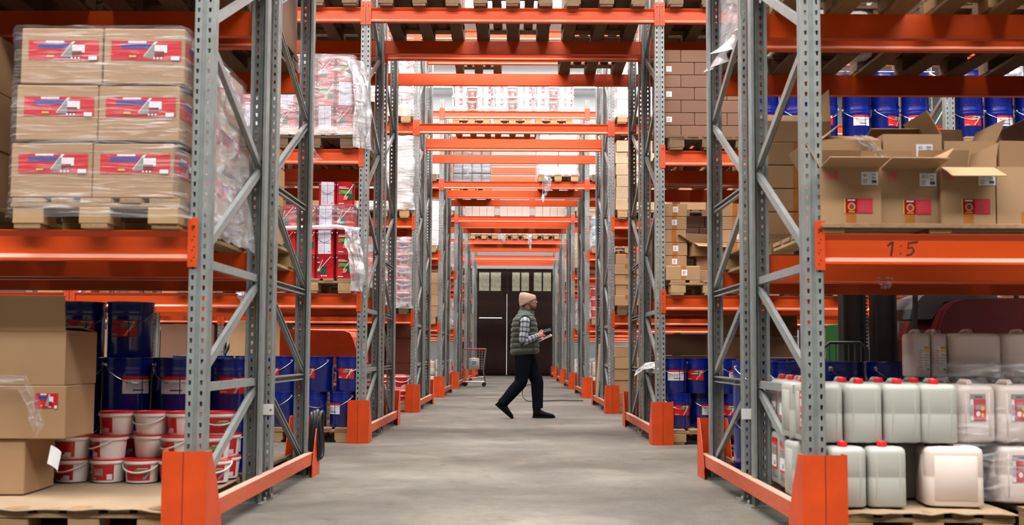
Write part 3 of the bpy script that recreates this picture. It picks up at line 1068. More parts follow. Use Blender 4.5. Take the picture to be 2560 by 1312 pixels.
def carton(x, y, z, w_, d, h, label, rot=0.0, mt='card', tape=None, labs=(), group=None, name='carton'):
    """labs: (kind, width, height, dx, dz[, face]) on the front, dz measured from the bottom"""
    parts = []
    if tape is not None:
        parts.append(('tape', tape_mesh(w_, d, h, tape != 'part'), (0.0, 0, 0)))
    for lb in labs:
        face = lb[5] if len(lb) > 5 else 'front'
        if face == 'front':
            parts.append(('label', art(lb[0], lb[1], lb[2]), (lb[3], -d / 2, lb[4])))
        elif face == 'right':
            parts.append(('label', art(lb[0], lb[1], lb[2]), (w_ / 2, lb[3], lb[4]), (0, 0, pi / 2)))
        elif face == 'left':
            parts.append(('label', art(lb[0], lb[1], lb[2]), (-w_ / 2, lb[3], lb[4]), (0, 0, -pi / 2)))
    return thing(name, carton_body(w_, d, h, mt), (x, y, z), label, 'box', group, rot, parts)


def stack(fn, x0, y0, z0, nx, ny, nz, dx, dy, dz, desc, loc, skip=None, jit=0.006, group=None):
    """fn(x, y, z, label, i, j, k, group) places one thing; x0, y0 = centre of the front left one"""
    for k_ in range(nz):
        for j in range(ny):
            for i in range(nx):
                if skip and skip(i, j, k_):
                    continue
                words_ = [posword(j, ny, 'y'), posword(k_, nz, 'z'), posword(i, nx, 'x')]
                ps = ' '.join(w_ for w_ in words_ if w_)
                lab = f'{desc}, {ps}, {loc}' if ps else f'{desc}, {loc}'
                fn(x0 + i * dx + random.uniform(-jit, jit), y0 + j * dy + random.uniform(-jit, jit), z0 + k_ * dz, lab, i, j, k_, group)


def carton_fn(w_, d, h, mt='card', tape=None, labs=(), rr=0.02):
    def f(x, y, z, lab, i, j, k_, g):
        carton(x, y, z, w_, d, h, lab, random.uniform(-rr, rr), mt, tape, labs, g)
    return f


# ------------------------------------------------------------------ drums, buckets, cans
def drum_parts(Rr=0.142, Hh=0.345, seg=28, mt='blue_tin'):
    mb = MB()
    prof = [(Rr * 0.93, 0), (Rr * 0.95, 0.006), (Rr * 0.955, Hh * 0.72), (Rr * 0.985, Hh * 0.745), (Rr * 0.97, Hh * 0.77), (Rr * 0.97, Hh * 0.80), (Rr * 0.99, Hh * 0.83), (Rr * 0.975, Hh * 0.86), (Rr * 0.975, Hh * 0.965), (Rr, Hh * 0.97), (Rr, Hh * 0.985)]
    mb.lathe(prof, seg)
    mb.box(Rr * 0.2, Rr * 0.2 + 0.006, -Rr * 0.955, -Rr * 0.9, 0.01, Hh * 0.72)
    body = mb.mesh('paint_drum', [mt], smooth=50)
    lid = MB().lathe([(Rr * 1.005, Hh * 0.97), (Rr * 1.01, Hh * 0.995), (Rr * 0.99, Hh), (Rr * 0.93, Hh), (Rr * 0.91, Hh - 0.008), (0.01, Hh - 0.008)], seg).mesh('lid', [mt], smooth=40)
    a = [(Rr * cos(t_), Rr * sin(t_), Hh * 0.87 - 0.11 * sin(t_ - pi)) for t_ in [pi + pi * i / 14 for i in range(15)]]
    handle = MB().tube([(p[0] * 1.03, p[1] * 1.03, p[2]) for p in a], 0.0022, 5).mesh('handle', ['steel'])
    lug = MB().lathe([(0.016, 0), (0.016, 0.004), (0.009, 0.006), (0.006, 0.014)], 10).mesh('lug', ['steel'], smooth=40)
    return body, lid, handle, lug


DRUM = drum_parts()
GREYTIN = drum_parts(0.10, 0.2, 24, 'tin_grey')
DR, DH = 0.142, 0.345


def drum(x, y, z, lab, rot=0.0, kind='drum_white', group='blue paint drums', handle=True):
    r0 = DR * 0.957
    parts = [('lid', DRUM[1])]
    if kind:
        h_ = 0.105
        parts.append(('label', art(kind, 0.17, h_, r0), (0, 0, DH * 0.52)))
    if handle:
        parts.append(('handle', DRUM[2]))
        for sg in (-1, 1):
            parts.append(('lug', DRUM[3], (sg * DR * 0.975, -0.004, DH * 0.87), (0, sg * pi / 2, 0)))
    return thing('paint_drum', DRUM[0], (x, y, z), lab, 'drum', group, rot, parts)


def bucket_set(Rb, Rt, Hh, lidm='red_pl', seg=26):
    body = MB().lathe([(Rb, 0), (Rb + 0.001, 0.004), (Rt, Hh * 0.80), (Rt * 1.035, Hh * 0.81), (Rt * 1.035, Hh * 0.86), (Rt * 1.05, Hh * 0.9)], seg).mesh('bucket', ['white_pl'], smooth=40)
    lid = MB().lathe([(Rt * 1.07, Hh * 0.885), (Rt * 1.075, Hh * 0.97), (Rt * 1.04, Hh), (Rt * 0.98, Hh), (Rt * 0.95, Hh * 0.975), (0.005, Hh * 0.975)], seg, 0).mesh('lid', [lidm], smooth=40)
    rim = MB().lathe([(Rt * 1.04, Hh * 0.80), (Rt * 1.085, Hh * 0.81), (Rt * 1.085, Hh * 0.915), (Rt * 1.04, Hh * 0.93)], seg).mesh('rim', ['white_pl'], smooth=40)
    a = [(Rt * 1.1 * cos(t_), Rt * 1.1 * sin(t_), Hh * (0.86 - 0.42 * sin(-t_))) for t_ in [-pi + pi * i / 14 for i in range(15)]]
    handle = MB().tube(a, 0.0045 * Rt / 0.09, 6).mesh('handle', ['white_pl'], smooth=60)
    return body, lid, rim, handle, Rb, Rt, Hh


BK = bucket_set(0.082, 0.093, 0.127)
BKB = bucket_set(0.112, 0.13, 0.205)
BKW = bucket_set(0.14, 0.16, 0.27, 'white_pl')


def far_bucket(S, lidm, band):
    body, lid, rim, hd, Rb, Rt, Hh = S
    seg = 18
    mb = MB().lathe([(Rb, 0), (Rb + (Rt - Rb) * 0.1, Hh * 0.1)], seg, 0, cap1=False)
    mb.lathe([(Rb + (Rt - Rb) * 0.1, Hh * 0.1), (Rb + (Rt - Rb) * 0.9, Hh * 0.74)], seg, 1, cap0=False, cap1=False)
    mb.lathe([(Rb + (Rt - Rb) * 0.9, Hh * 0.74), (Rt, Hh * 0.8), (Rt * 1.085, Hh * 0.81), (Rt * 1.085, Hh * 0.915)], seg, 0, cap0=False, cap1=False)
    mb.lathe([(Rt * 1.085, Hh * 0.915), (Rt * 1.06, Hh), (0.005, Hh * 0.98)], seg, 2, cap0=False)
    return mb.mesh('bucket', ['white_pl', band, lidm], smooth=40)


def bucket(S, x, y, z, lab, rot=0.0, kind='bucket_red', group=None, handle=True, frac=0.5):
    if not isinstance(S, tuple):
        return thing('bucket', S, (x, y, z), lab, 'bucket', group, rot)
    body, lid, rim, hd, Rb, Rt, Hh = S
    parts = [('lid', lid), ('rim', rim)]
    if kind:
        parts.append(('label', art(kind, 2 * Rb * 1.45 * frac * 1.1, Hh * 0.66, Rb + (Rt - Rb) * 0.1, Rb + (Rt - Rb) * 0.9), (0, 0, Hh * 0.42)))
    if handle:
        parts.append(('handle', hd))
    return thing('bucket', body, (x, y, z), lab, 'bucket', group, rot, parts)


FBK = {'red': far_bucket(BKB, 'red_pl', 'lab_pink'), 'rb': far_bucket(BKB, 'red_pl', 'white_pl'), 'blue': far_bucket(BKB, 'white_pl', 'lab_cyan')}


def rrect(a, b_, r, n=4):
    pts = []
    for cx, cy_, a0 in ((a - r, b_ - r, 0), (-a + r, b_ - r, pi / 2), (-a + r, -b_ + r, pi), (a - r, -b_ + r, 1.5 * pi)):
        for i in range(n + 1):
            t_ = a0 + pi / 2 * i / n
            pts.append((cx + r * cos(t_), cy_ + r * sin(t_)))
    return pts


def can_body(w_, d, h, mt, ribs=True, panel=False):
    R = []
    lv = [(0, 0.86), (0.015, 0.97), (0.04, 1.0), (0.45, 1.0), (0.47, 0.985), (0.49, 1.0), (0.84, 1.0), (0.9, 0.97), (0.935, 0.86), (0.945, 0.6)]
    for f_, s_ in lv:
        R.append([(p[0], p[1], h * f_) for p in rrect(w_ / 2 * s_, d / 2 * s_, min(w_, d) * 0.2 * s_)])
    mb = MB().rings(R)
    # carrying handle moulded on top
    mb.tube([(0, -d * 0.18, h * 0.93), (0, -d * 0.12, h * 0.985), (0, d * 0.22, h * 0.985), (0, d * 0.34, h * 0.92)], 0.014, 8)
    if ribs:
        for sx in (-1, 1):
            mb.cbox(sx * w_ * 0.5 - 0.003, sx * w_ * 0.5 + 0.003, -d * 0.25, d * 0.25, h * 0.12, h * 0.8, 0.002)
        for sx in (-1, 1) if panel is False else ():
            mb.cbox(sx * w_ * 0.3 - 0.004, sx * w_ * 0.3 + 0.004, -d / 2 - 0.0015, -d / 2 + 0.003, h * 0.1, h * 0.82, 0.001)
        if panel:
            mb.cbox(-w_ * 0.36, w_ * 0.36, -d / 2 - 0.003, -d / 2 + 0.003, h * 0.1, h * 0.8, 0.0025)
    return mb.mesh('jerrycan', [mt], smooth=45, fix=True)


def cap_mesh(r, h, mt):
    mb = MB().lathe([(r, 0), (r, h * 0.86), (r * 0.9, h), (0.002, h)], 18)
    return mb.mesh('cap', [mt], smooth=40)


CAP_R, CAP_B = cap_mesh(0.023, 0.03, 'red_pl'), cap_mesh(0.024, 0.03, 'cap_black')
JW, JD, JH = 0.180, 0.235, 0.30
JCAN = can_body(JW, JD, JH, 'hdpe')
WCAN = can_body(0.27, 0.22, 0.30, 'hdpe_white', True, True)
TCAN = can_body(0.19, 0.25, 0.295, 'hdpe_white')
NCAN = can_body(0.082, 0.2, 0.25, 'hdpe_white', False)
TOPCAN = can_body(0.275, 0.24, 0.25, 'hdpe_white', False)
FCAN = can_body(0.2, 0.24, 0.26, 'grey_can')


def jerrycan(me, x, y, z, lab, rot=0.0, cap=CAP_R, capx=(0.0, -0.085), h=JH, labs=(), group=None):
    parts = []
    if cap:
        parts.append(('cap', cap, (capx[0], capx[1], h * 0.925)))
    for lb in labs:
        parts.append(('label',) + lb)
    return thing('jerrycan', me, (x, y, z), lab, 'canister', group, rot, parts)


RW, RH = 0.178, 0.243
_rc = MB()
_rings = []
for f_, s_ in ((0, 0.97), (0.012, 1.0), (0.03, 0.985), (0.96, 0.985), (0.975, 1.0), (0.995, 1.0), (1.0, 0.95), (0.985, 0.93)):
    _rings.append([(p[0], p[1], RH * f_) for p in rrect(RW / 2 * s_, RW / 2 * s_, 0.03 * s_)])
RCAN = _rc.rings(_rings).mesh('paint_can', ['tin_red'], smooth=40, fix=True)
RHAND = MB().tube([(0.075 * cos(t_), -RW / 2 - 0.004, RH * 0.86 - 0.09 * sin(t_)) for t_ in [pi * i / 10 for i in range(11)]], 0.0018, 5).mesh('handle', ['steel'])
RLUG = MB().lathe([(0.009, 0), (0.007, 0.004), (0.004, 0.006)], 8).mesh('lug', ['steel'])


def paint_can(x, y, z, lab, rot=0.0, kind='can_pic', group=None):
    parts = [('handle', RHAND)]
    for sg in (-1, 1):
        parts.append(('lug', RLUG, (sg * 0.075, -RW / 2, RH * 0.86), (pi / 2, 0, 0)))
    if kind == 'can_white':
        parts.append(('label', art(kind, 0.125, RH * 0.96), (0.0, -RW / 2, RH * 0.5)))
    else:
        parts.append(('label', art(kind, 0.16, RH * 0.96), (0.0, -RW / 2, RH * 0.5)))
    return thing('paint_can', RCAN, (x, y, z), lab, 'can', group, rot, parts)


# ------------------------------------------------------------------ stretch film
def wrap(x0, x1, y0, y1, z0, z1, label, mt='film', seed=0, amp=0.012, r=0.05, skirt=0.0, lean=(0, 0), top=True, n=72, m_=26, taper=0.0, bulge=0.0):
    cx, cy_ = (x0 + x1) / 2, (y0 + y1) / 2
    a, b_ = (x1 - x0) / 2, (y1 - y0) / 2
    base = []
    per = rrect(a, b_, min(r, a * 0.9, b_ * 0.9), 3)
    Lp = [0]
    for i in range(len(per)):
        q = per[(i + 1) % len(per)]
        Lp.append(Lp[-1] + hypot(q[0] - per[i][0], q[1] - per[i][1]))
    for i in range(n):
        s_ = Lp[-1] * i / n
        k_ = max(j for j in range(len(per)) if Lp[j] <= s_ + 1e-9)
        f_ = (s_ - Lp[k_]) / max(1e-9, Lp[k_ + 1] - Lp[k_])
        p, q = per[k_], per[(k_ + 1) % len(per)]
        base.append((p[0] + (q[0] - p[0]) * f_, p[1] + (q[1] - p[1]) * f_))
    R = []
    for k_ in range(m_ + 1):
        t_ = k_ / m_
        z = z0 + (z1 - z0) * t_
        ring = []
        for (px_, py_) in base:
            v = Vector((px_ * 6 + seed * 7.1, py_ * 6, z * 9))
            d = noise.noise(v) * amp * 1.2 + abs(noise.noise(v * 2.3)) * amp
            d += bulge * sin(pi * t_)
            if t_ < 0.12:
                d += skirt * (0.12 - t_) / 0.12 * (0.5 + noise.noise(Vector((px_ * 9, py_ * 9, seed))))
            sc = 1 - taper * t_
            ln_ = hypot(px_, py_)
            nx_, ny_ = px_ / a, py_ / b_
            nl = hypot(nx_ ** 5, ny_ ** 5) or 1
            nx2, ny2 = nx_ ** 5 / nl, ny_ ** 5 / nl
            ring.append((cx + px_ * sc + nx2 * d + lean[0] * t_, cy_ + py_ * sc + ny2 * d + lean[1] * t_, z + noise.noise(v * 1.7) * amp * 0.5))
        R.append(ring)
    if top:
        for f_ in (0.8, 0.45, 0.12):
            ring = []
            for (px_, py_) in base:
                v = Vector((px_ * 7 + seed, py_ * 7, f_ * 3))
                ring.append((cx + px_ * f_ * (1 - taper) + lean[0], cy_ + py_ * f_ * (1 - taper) + lean[1], z1 + 0.012 + noise.noise(v) * amp * 1.5))
            R.append(ring)
    mb = MB().rings(R, False, top)
    return thing('stretch_wrap', mb.mesh('stretch_wrap', [mt], smooth=70), (0, 0, 0), label, 'film', 'clear stretch film around pallet loads')


def drape(path, width, label, mt='film_thick', seed=0, amp=0.02, wdir=(1, 0, 0), loc=(0, 0, 0), n=14, taper=1.0):
    """a loose strip of film hanging along a path"""
    W_ = Vector(wdir)
    P = [Vector(p) for p in path]
    # resample
    Q = []
    for a, b_ in zip(P, P[1:]):
        for i in range(8):
            Q.append(a.lerp(b_, i / 8))
    Q.append(P[-1])
    rows = []
    for i, p in enumerate(Q):
        f_ = i / (len(Q) - 1)
        wd = width * (1 + (taper - 1) * f_)
        row = []
        for k_ in range(n + 1):
            u = k_ / n - 0.5
            v = Vector((u * 9 + seed * 3, f_ * 6, seed))
            row.append(p + W_ * u * wd + Vector((noise.noise(v), noise.noise(v + Vector((5, 1, 0))) * 2.2, noise.noise(v + Vector((9, 3, 1))) * 0.6)) * amp)
        rows.append(row)
    mb = MB().rings(rows, False, False, closed=False)
    return thing('film_scrap', mb.mesh('film_scrap', [mt], smooth=80), loc, label, 'film', 'loose torn scraps of stretch film')


# ================================================================== loads: nearest rack, left
Z1, Z2, Z3, Z4 = ZTOP[1], ZTOP[2], ZTOP[3], ZTOP[4]
GB = 'shrink-wrapped red-label cartons, nearest rack left'
r = 0
# level 1, front: wrapped pallet of cartons with red labels
lx = at(240, 480, Y0[0] - 0.06).x
pallet(lx, yF(0), Z1, 'light pallet under the wrapped red-label cartons, left first level')


def f_big(x, y, z, lab, i, j, k_, g):
    sh = (-0.035, -0.012, 0.0)[k_]
    labs = []
    if j == 0:
        labs.append(('big_red', 0.335, 0.095, (0.01, 0.01)[i], 0.165))
    if i == 1:
        labs.append(('big_red', 0.32, 0.095, 0.0, 0.165, 'right'))
    hh = (0.262, 0.268, 0.272)[k_]
    carton(x + sh, y, z, 0.388, 0.345, hh, lab, random.uniform(-0.015, 0.015), 'card', None, labs, g)


stack(f_big, lx - 0.196, Y0[0] + 0.14, Z1 + PH + 0.006, 2, 3, 3, 0.392, 0.35, 0.274, 'wrapped carton with red label', 'nearest rack left first level',
      lambda i, j, k_: (j > 0 and i == 0), 0.004, GB)
wrap(lx - 0.435, lx + 0.41, Y0[0] - 0.06, Y0[0] + 1.03, Z1 + 0.05, Z1 + PH + 0.832, 'glossy clear stretch film around cartons with red labels, nearest left', 'film_taut', 3, 0.009, 0.04, 0.05)
drape([(lx + 0.41, Y0[0] + 0.52, Z1 + PH + 0.80), (lx + 0.45, Y0[0] + 0.52, Z1 + PH + 0.5), (lx + 0.44, Y0[0] + 0.52, Z1 + PH + 0.25), (lx + 0.47, Y0[0] + 0.52, Z1 - 0.0)], 0.95,
      'crumpled shiny film bulging from aisle side of wrapped red-label cartons', 'film_thick', 31, 0.035, (0, 1, 0), n=40)
# neighbour load on the far left
pallet(slot(-1, 1) - 0.08, yF(0) + 0.06, Z1, 'pallet at far left picture edge, beside the wrapped red-label cartons')
stack(carton_fn(0.4, 0.42, 0.29, 'card'), slot(-1, 1) + 0.1, Y0[0] + 0.38, Z1 + PH, 1, 1, 3, 0.41, 0.43, 0.293, 'plain brown carton at far left edge', 'nearest rack first level')
# level 1, rear: low cartons on a pallet
pallet(slot(-1, 0), yB(0), Z1, where(0, -1, 1, True))
stack(carton_fn(0.39, 0.39, 0.128, 'card', None), slot(-1, 0) - 0.2 + 0.01, Y0[0] + 1.43, Z1 + PH, 2, 2, 5, 0.4, 0.42, 0.13, 'flat tan carton',
      'rear of nearest rack, left first level', lambda i, j, k_: i == 0 and j == 1, 0.004, 'flat tan cartons behind the wrapped load')
# pallets added on the unseen level above to shade the left beams
for i in (0, 1):
    pallet(slot(-1, i), yF(0), Z2, ('dark pallet added for shade at top left edge, ' + ('nearer the post', 'farther from the post')[i]), 0, 'wood_old')
    pallet(slot(-1, i), yB(0), Z2, ('dark pallet added for shade behind top left beams, ' + ('nearer the post', 'farther from the post')[i]), 0, 'wood_old')

# floor, front: pallet with sheet, buckets, cartons
px = at(205, 1290, Y0[0] - 0.08).x
pallet(px, Y0[0] + 0.52, 0, 'worn pallet on floor under buckets and brown sheet, nearest left')
pallet(px - 0.93, Y0[0] + 0.55, 0, 'worn pallet on floor at bottom left edge under cartons')


def sheet(x0, x1, y0, y1, z, label, seed, edge=0.02):
    mb = MB()
    n, m_ = 26, 18
    R = []
    for j in range(m_ + 1):
        row = []
        for i in range(n + 1):
            u, v = i / n, j / m_
            e = max(0, abs(u - 0.5) * 2 - 0.8) + max(0, 0.2 - v) * 1.2
            zz = z + 0.004 + abs(noise.noise(Vector((u * 4, v * 4, seed)))) * 0.008 - e * edge * (0.6 + noise.noise(Vector((u * 9, 0, seed))))
            yy = y0 + (y1 - y0) * v + (noise.noise(Vector((u * 7, 3, seed))) * 0.02 if j == 0 else 0)
            row.append((x0 + (x1 - x0) * u, yy, zz))
        R.append(row)
    top = MB()
    top.rings(R, False, False, closed=False)
    nv = len(top.v)
    low = [(p[0], p[1], p[2] - 0.004) for p in top.v]
    top.add(low, [tuple(reversed(f)) for f in list(top.f)])
    for i in range(n):
        top.f.append((i, i + 1, nv + i + 1, nv + i))
        top.m.append(0)
    return thing('cardboard_sheet', top.mesh('cardboard_sheet', ['sheet'], smooth=60), (0, 0, 0), label, 'sheet')


sheet(px - 0.75, px + 0.42, Y0[0] - 0.1, Y0[0] + 1.05, PH, 'brown cardboard sheet on floor pallet beneath red-lidded buckets', 2.0, 0.05)
ZS = PH + 0.012
GBK = 'white buckets with red lids, nearest rack left'
bx = [-2.40, -2.205, -2.01, -1.82, -1.628]
kinds = {(0, 0): 'bucket_red', (1, 0): 'bucket_pic', (2, 0): 'bucket_green', (3, 0): 'bucket_red', (4, 0): 'bucket_green', (0, 1): 'bucket_red', (1, 1): 'bucket_red', (2, 1): None, (3, 1): 'bucket_red',
         (4, 1): 'bucket_green', (1, 2): 'bucket_red', (2, 2): None, (3, 2): 'bucket_red', (4, 2): 'bucket_green'}
rots = {(0, 0): -0.35, (1, 0): -0.1, (2, 0): 0.05, (0, 1): -0.3, (1, 1): -0.95, (1, 2): -0.7, (3, 2): -0.95, (3, 1): -0.8, (3, 0): -0.5, (4, 0): 0.25, (4, 1): 0.25, (4, 2): 0.25}
for k_ in range(3):
    for i in range(5):
        if k_ == 2 and i == 0:
            continue
        yy = Y0[0] + 0.83 + (0.1 if (k_ == 2 or i == 2 and k_ == 1) else 0) + random.uniform(-0.01, 0.01)
        bucket(BK, bx[i] + random.uniform(-0.006, 0.006), yy, ZS + k_ * 0.126,
               f'white bucket with red lid, {posword(k_, 3, "z")} layer, {posword(i, 5, "x")}, nearest left floor', rots.get((i, k_), -0.3), kinds[(i, k_)], GBK, handle=(i + k_) % 2 == 0)
for i in range(4):       # a second row that carries the upper layer
    for k_ in range(2):
        bucket(BK, bx[i + 1], Y0[0] + 1.03, ZS + k_ * 0.126, f'white red-lidded bucket, rear row, {posword(k_, 2, "z")} layer, {posword(i, 4, "x")}, nearest left floor', 0.4, 'bucket_red', GBK, handle=False)

# big cartons at the lower left
cy0 = Y0[0] + 0.43
carton(-2.62, cy0, ZS, 0.44, 0.35, 0.275, 'bulging brown carton at bottom of left stack beside white buckets', 0.03, 'card')
carton(-2.425, cy0, ZS + 0.277, 0.45, 0.37, 0.265, 'brown carton with red label, middle of left stack beside buckets', 0.03, 'card', None, [('big_red', 0.115, 0.075, 0.13, 0.19)])
carton(-3.10, cy0 - 0.05, ZS, 0.44, 0.38, 0.25, 'brown carton low at left picture edge beside bulging carton', -0.08, 'card')
carton(-2.92, cy0 - 0.02, ZS + 0.277, 0.45, 0.38, 0.27, 'brown carton at left picture edge under torn film strip', 0.05, 'card')


def open_carton(x, y, z, w_, d, h, label, flaps, rot=0.0, labs=(), mt='card', group=None, tape=False, texts=None):
    """flaps: dict side -> opening angle in degrees from lying shut (0) over upright (90) to hanging outside (200)"""
    t_ = 0.005
    mb = MB()
    mb.box(-w_ / 2, w_ / 2, -d / 2, -d / 2 + t_, 0, h)
    mb.box(-w_ / 2, w_ / 2, d / 2 - t_, d / 2, 0, h)
    mb.box(-w_ / 2, -w_ / 2 + t_, -d / 2 + t_, d / 2 - t_, 0, h)
    mb.box(w_ / 2 - t_, w_ / 2, -d / 2 + t_, d / 2 - t_, 0, h)
    mb.box(-w_ / 2 + t_, w_ / 2 - t_, -d / 2 + t_, d / 2 - t_, 0, t_)
    o = thing('open_carton', mb.mesh('open_carton', [mt]), (x, y, z), label, 'box', group, rot)
    for sd, ang in flaps.items():
        ln_ = (d if sd in 'fb' else w_) * 0.48
        wd = w_ if sd in 'fb' else d
        fm = MB().box(-wd / 2 + 0.003, wd / 2 - 0.003, 0, ln_, -0.002, 0.002).mesh('flap', [mt])
        # flap lies along local +y from its hinge; angle measured from pointing inwards
        rz = {'f': 0, 'b': pi, 'l': -pi / 2, 'r': pi / 2}[sd]
        hp = {'f': (0, -d / 2, h), 'b': (0, d / 2, h), 'l': (-w_ / 2, 0, h), 'r': (w_ / 2, 0, h)}[sd]
        fl = ob('flap', fm, o, hp)
        fl.rotation_mode = 'QUATERNION'
        fl.rotation_quaternion = (Matrix.Rotation(rz, 3, 'Z') @ Matrix.Rotation(radians(ang), 3, 'X')).to_quaternion()
    if tape:
        ob('tape', MB().box(-0.024, 0.024, -d / 2 - 0.0009, -d / 2, h * 0.0, h * 0.22).mesh('tape', ['tape']), o)
    for lb in labs:
        c = ob('label', art(lb[0], lb[1], lb[2]), o, (lb[3], -d / 2, lb[4]))
        if len(lb) > 5:
            c['label'] = lb[5]
    if texts:
        for body, sz, tx, tz in texts:
            cu = bpy.data.curves.new('printed_number', 'FONT')
            cu.body = body
            cu.size = sz
            cu.materials.append(MATS['ink_black'])
            to_ = bpy.data.objects.new('tmp', cu)
            tm = bpy.data.meshes.new_from_object(to_)
            bpy.data.objects.remove(to_)
            tm.name = 'printed_number'
            ob('printed_number', tm, o, (tx, -d / 2 - 0.004, tz), (pi / 2, 0, 0), f'printed number {body}')
    return o


open_carton(-2.43, cy0 + 0.01, ZS + 0.545, 0.45, 0.37, 0.27, 'plain carton with raised front flap on top of left floor stack', {'f': 96, 'b': 8, 'l': 6, 'r': 4}, 0.0)
carton(-2.43, cy0 + 0.4, ZS, 0.43, 0.36, 0.27, 'plain carton low behind left stack, beside the red-lidded buckets', 0, 'card')
carton(-2.43, cy0 + 0.4, ZS + 0.272, 0.43, 0.36, 0.27, 'plain carton, middle of rear stack beside blue drums, left', 0.02, 'card')
carton(-2.43, cy0 + 0.4, ZS + 0.544, 0.43, 0.36, 0.27, 'plain carton, top of rear stack beside blue drums, left', -0.02, 'card')
for o in list(COL.objects):       # keep the rear carton column clear of the buckets
    if o.get('label', '').startswith('plain carton') and 'rear stack' in o.get('label', '') or o.get('label', '') == 'plain carton low behind left stack, beside the red-lidded buckets':
        o.location.x -= 0.30
a = at(20, 955, Y0[0] + 0.2)
drape([(a.x - 0.3, a.y - 0.02, a.z + 0.01), (a.x + 0.08, a.y - 0.02, a.z + 0.0), (a.x + 0.15, a.y - 0.03, a.z - 0.11), (a.x + 0.18, a.y - 0.03, a.z - 0.24)], 0.09,
      'torn translucent film strip lying over left cartons', 'film', 1, 0.012, (0.5, 0, 0.85))
# curled white slip
a = at(142, 1142, Y0[0] + 0.2)
mb = MB()
rows = []
for i in range(9):
    u = i / 8 - 0.5
    rows.append([(a.x + u * 0.075 + v * 0.016, a.y - 0.02 - 0.05 * (u + 0.5) ** 2, a.z - u * 0.03 + (v - 0.5) * 0.09 - 0.03 * (0.5 - u) * 0) for v in (0, 1)])
mb.rings(rows, False, False, closed=False)
thing('paper_slip', mb.mesh('paper_slip', ['paper'], smooth=60), (0, 0, 0), 'curled white paper slip sticking out from left cartons by buckets', 'paper')

# floor, rear: blue drums in layers
GDR = 'blue paint drums, nearest rack left'
for i in (0, 1):
    pallet(slot(-1, i), yB(0) + 0.02, 0, ('pallet on floor under blue drums, nearest left, ' + ('nearer the aisle', 'farther left')[i]), 0, 'wood_old')
dc = [-1.705, -2.03, -2.345, -2.655]
dk = {(0, 1): 'drum_red', (1, 1): 'drum_white', (2, 1): 'drum_white', (3, 1): 'drum_white', (0, 0): 'drum_white', (1, 0): 'drum_red', (2, 2): 'drum_red', (3, 2): 'drum_red', (2, 0): 'drum_red', (3, 0): 'drum_red'}
dr_ = {(1, 1): 0.12, (0, 1): 0.3, (2, 1): 0.75, (3, 1): 0.1, (0, 0): 0.1, (2, 2): 0.05, (3, 2): 0.35}
for k_ in range(3):
    for i in range(4):
        if k_ == 2 and i < 2:
            continue
        yy = Y0[0] + FD + GAP + (0.155 if k_ < 2 else 0.24) + random.uniform(-0.01, 0.01)
        drum(dc[i] - (0.03 if k_ == 2 else 0), yy, PH + k_ * DH, f'blue drum, {posword(k_, 3, "z")} layer, {posword(3 - i, 4, "x")}, nearest left floor, behind buckets', dr_.get((i, k_), 0.2), dk[(i, k_)], GDR)
for i in range(4):
    for k_ in range(2):
        drum(dc[i] - 0.01, Y0[0] + FD + GAP + 0.47, PH + k_ * DH, f'blue drum, second row, {posword(k_, 2, "z")} layer, {posword(3 - i, 4, "x")}, nearest left floor', 0.4, None, GDR, handle=False)

# hose coil hung inside the rear guard on the left
hp = Vector((-(P0 - 0.03), Y0[0] + 2 * FD + GAP + 0.075, 0.27))
mb = MB()
for k_ in range(5):
    pts = []
    for i in range(25):
        t_ = 2 * pi * i / 24
        pts.append((0.016 * (k_ - 2) + 0.006 * sin(3 * t_ + k_), (0.052 + 0.005 * (k_ % 2)) * cos(t_), 0.165 * sin(t_) + 0.01 * (k_ % 3)))
    mb.tube(pts, 0.014, 8)
mb.tube([(0.0, -0.05, -0.1), (-0.08, -0.12, -0.17), (-0.2, -0.3, -0.24), (-0.22, -0.5, -0.255)], 0.013, 8)
thing('hose_coil', mb.mesh('hose_coil', ['rubber'], smooth=60), hp + Vector((0.06, 0.0, 0)), 'black rubber hose coil hanging at rear post of left nearest rack', 'hose')
# white number plates on the posts
PL = MB().cbox(-0.05, 0.05, -0.004, 0, -0.032, 0.032, 0.0015).lathe([(0, 0), (0.006, 0.001), (0.006, 0.004)], 8, 1, (0.036, -0.006, 0)).mesh('post_plate', ['foam', 'steel'])
for s_ in (-1, 1):
    sd = 'left' if s_ < 0 else 'right'
    a = at(672 if s_ < 0 else 1865, 1024 if s_ < 0 else 1035, Y0[0] + FD + GAP - 0.01)
    thing('post_plate', PL, (s_ * (P0 - 0.01), Y0[0] + FD + GAP - 0.002, a.z), f'small white blank plate on rear {sd} post of nearest rack', 'plate', None, -s_ * 0.0)

# ================================================================== loads: nearest rack, right
GJ = 'translucent jerrycans with red caps'
px = at(2320, 1290, Y0[0] - 0.06).x
pallet(px, Y0[0] + 0.54, 0, 'light pallet on floor under jerrycans, bottom right')
pallet(px + 0.93, Y0[0] + 0.62, 0, 'pallet on floor at bottom right edge under wrapped canisters')
sheet(px - 0.4, px + 0.41, Y0[0] - 0.08, Y0[0] + 1.1, PH, 'brown cardboard sheet under jerrycans on bottom right pallet', 5.0, 0.03)
yj = Y0[0] + 0.12
jl = lambda x, y, z, lab, rot=0.0, strip=True, side=False: jerrycan(JCAN, x, y, z, lab, rot, CAP_R, (-0.015, -0.07), JH,
        ([(art('jerry_strip', 0.06, 0.19), (-JW / 2 - 0.0032, -0.045, 0.15), (0, 0, -pi / 2))] if strip else []) + ([(art('jerry_side', 0.11, 0.17), (-JW / 2 - 0.0032, 0.0, 0.17), (0, 0, -pi / 2))] if side else []), GJ)
xa = [at(p_, 1180, yj - 0.1).x for p_ in (2117, 2222)]
jl(xa[0], yj, ZS, 'jerrycan with red cap, bottom front row, next to orange guard', 0.06)
jl(xa[1], yj + 0.01, ZS, 'jerrycan with red cap, bottom front row, left of white canister', -0.03)
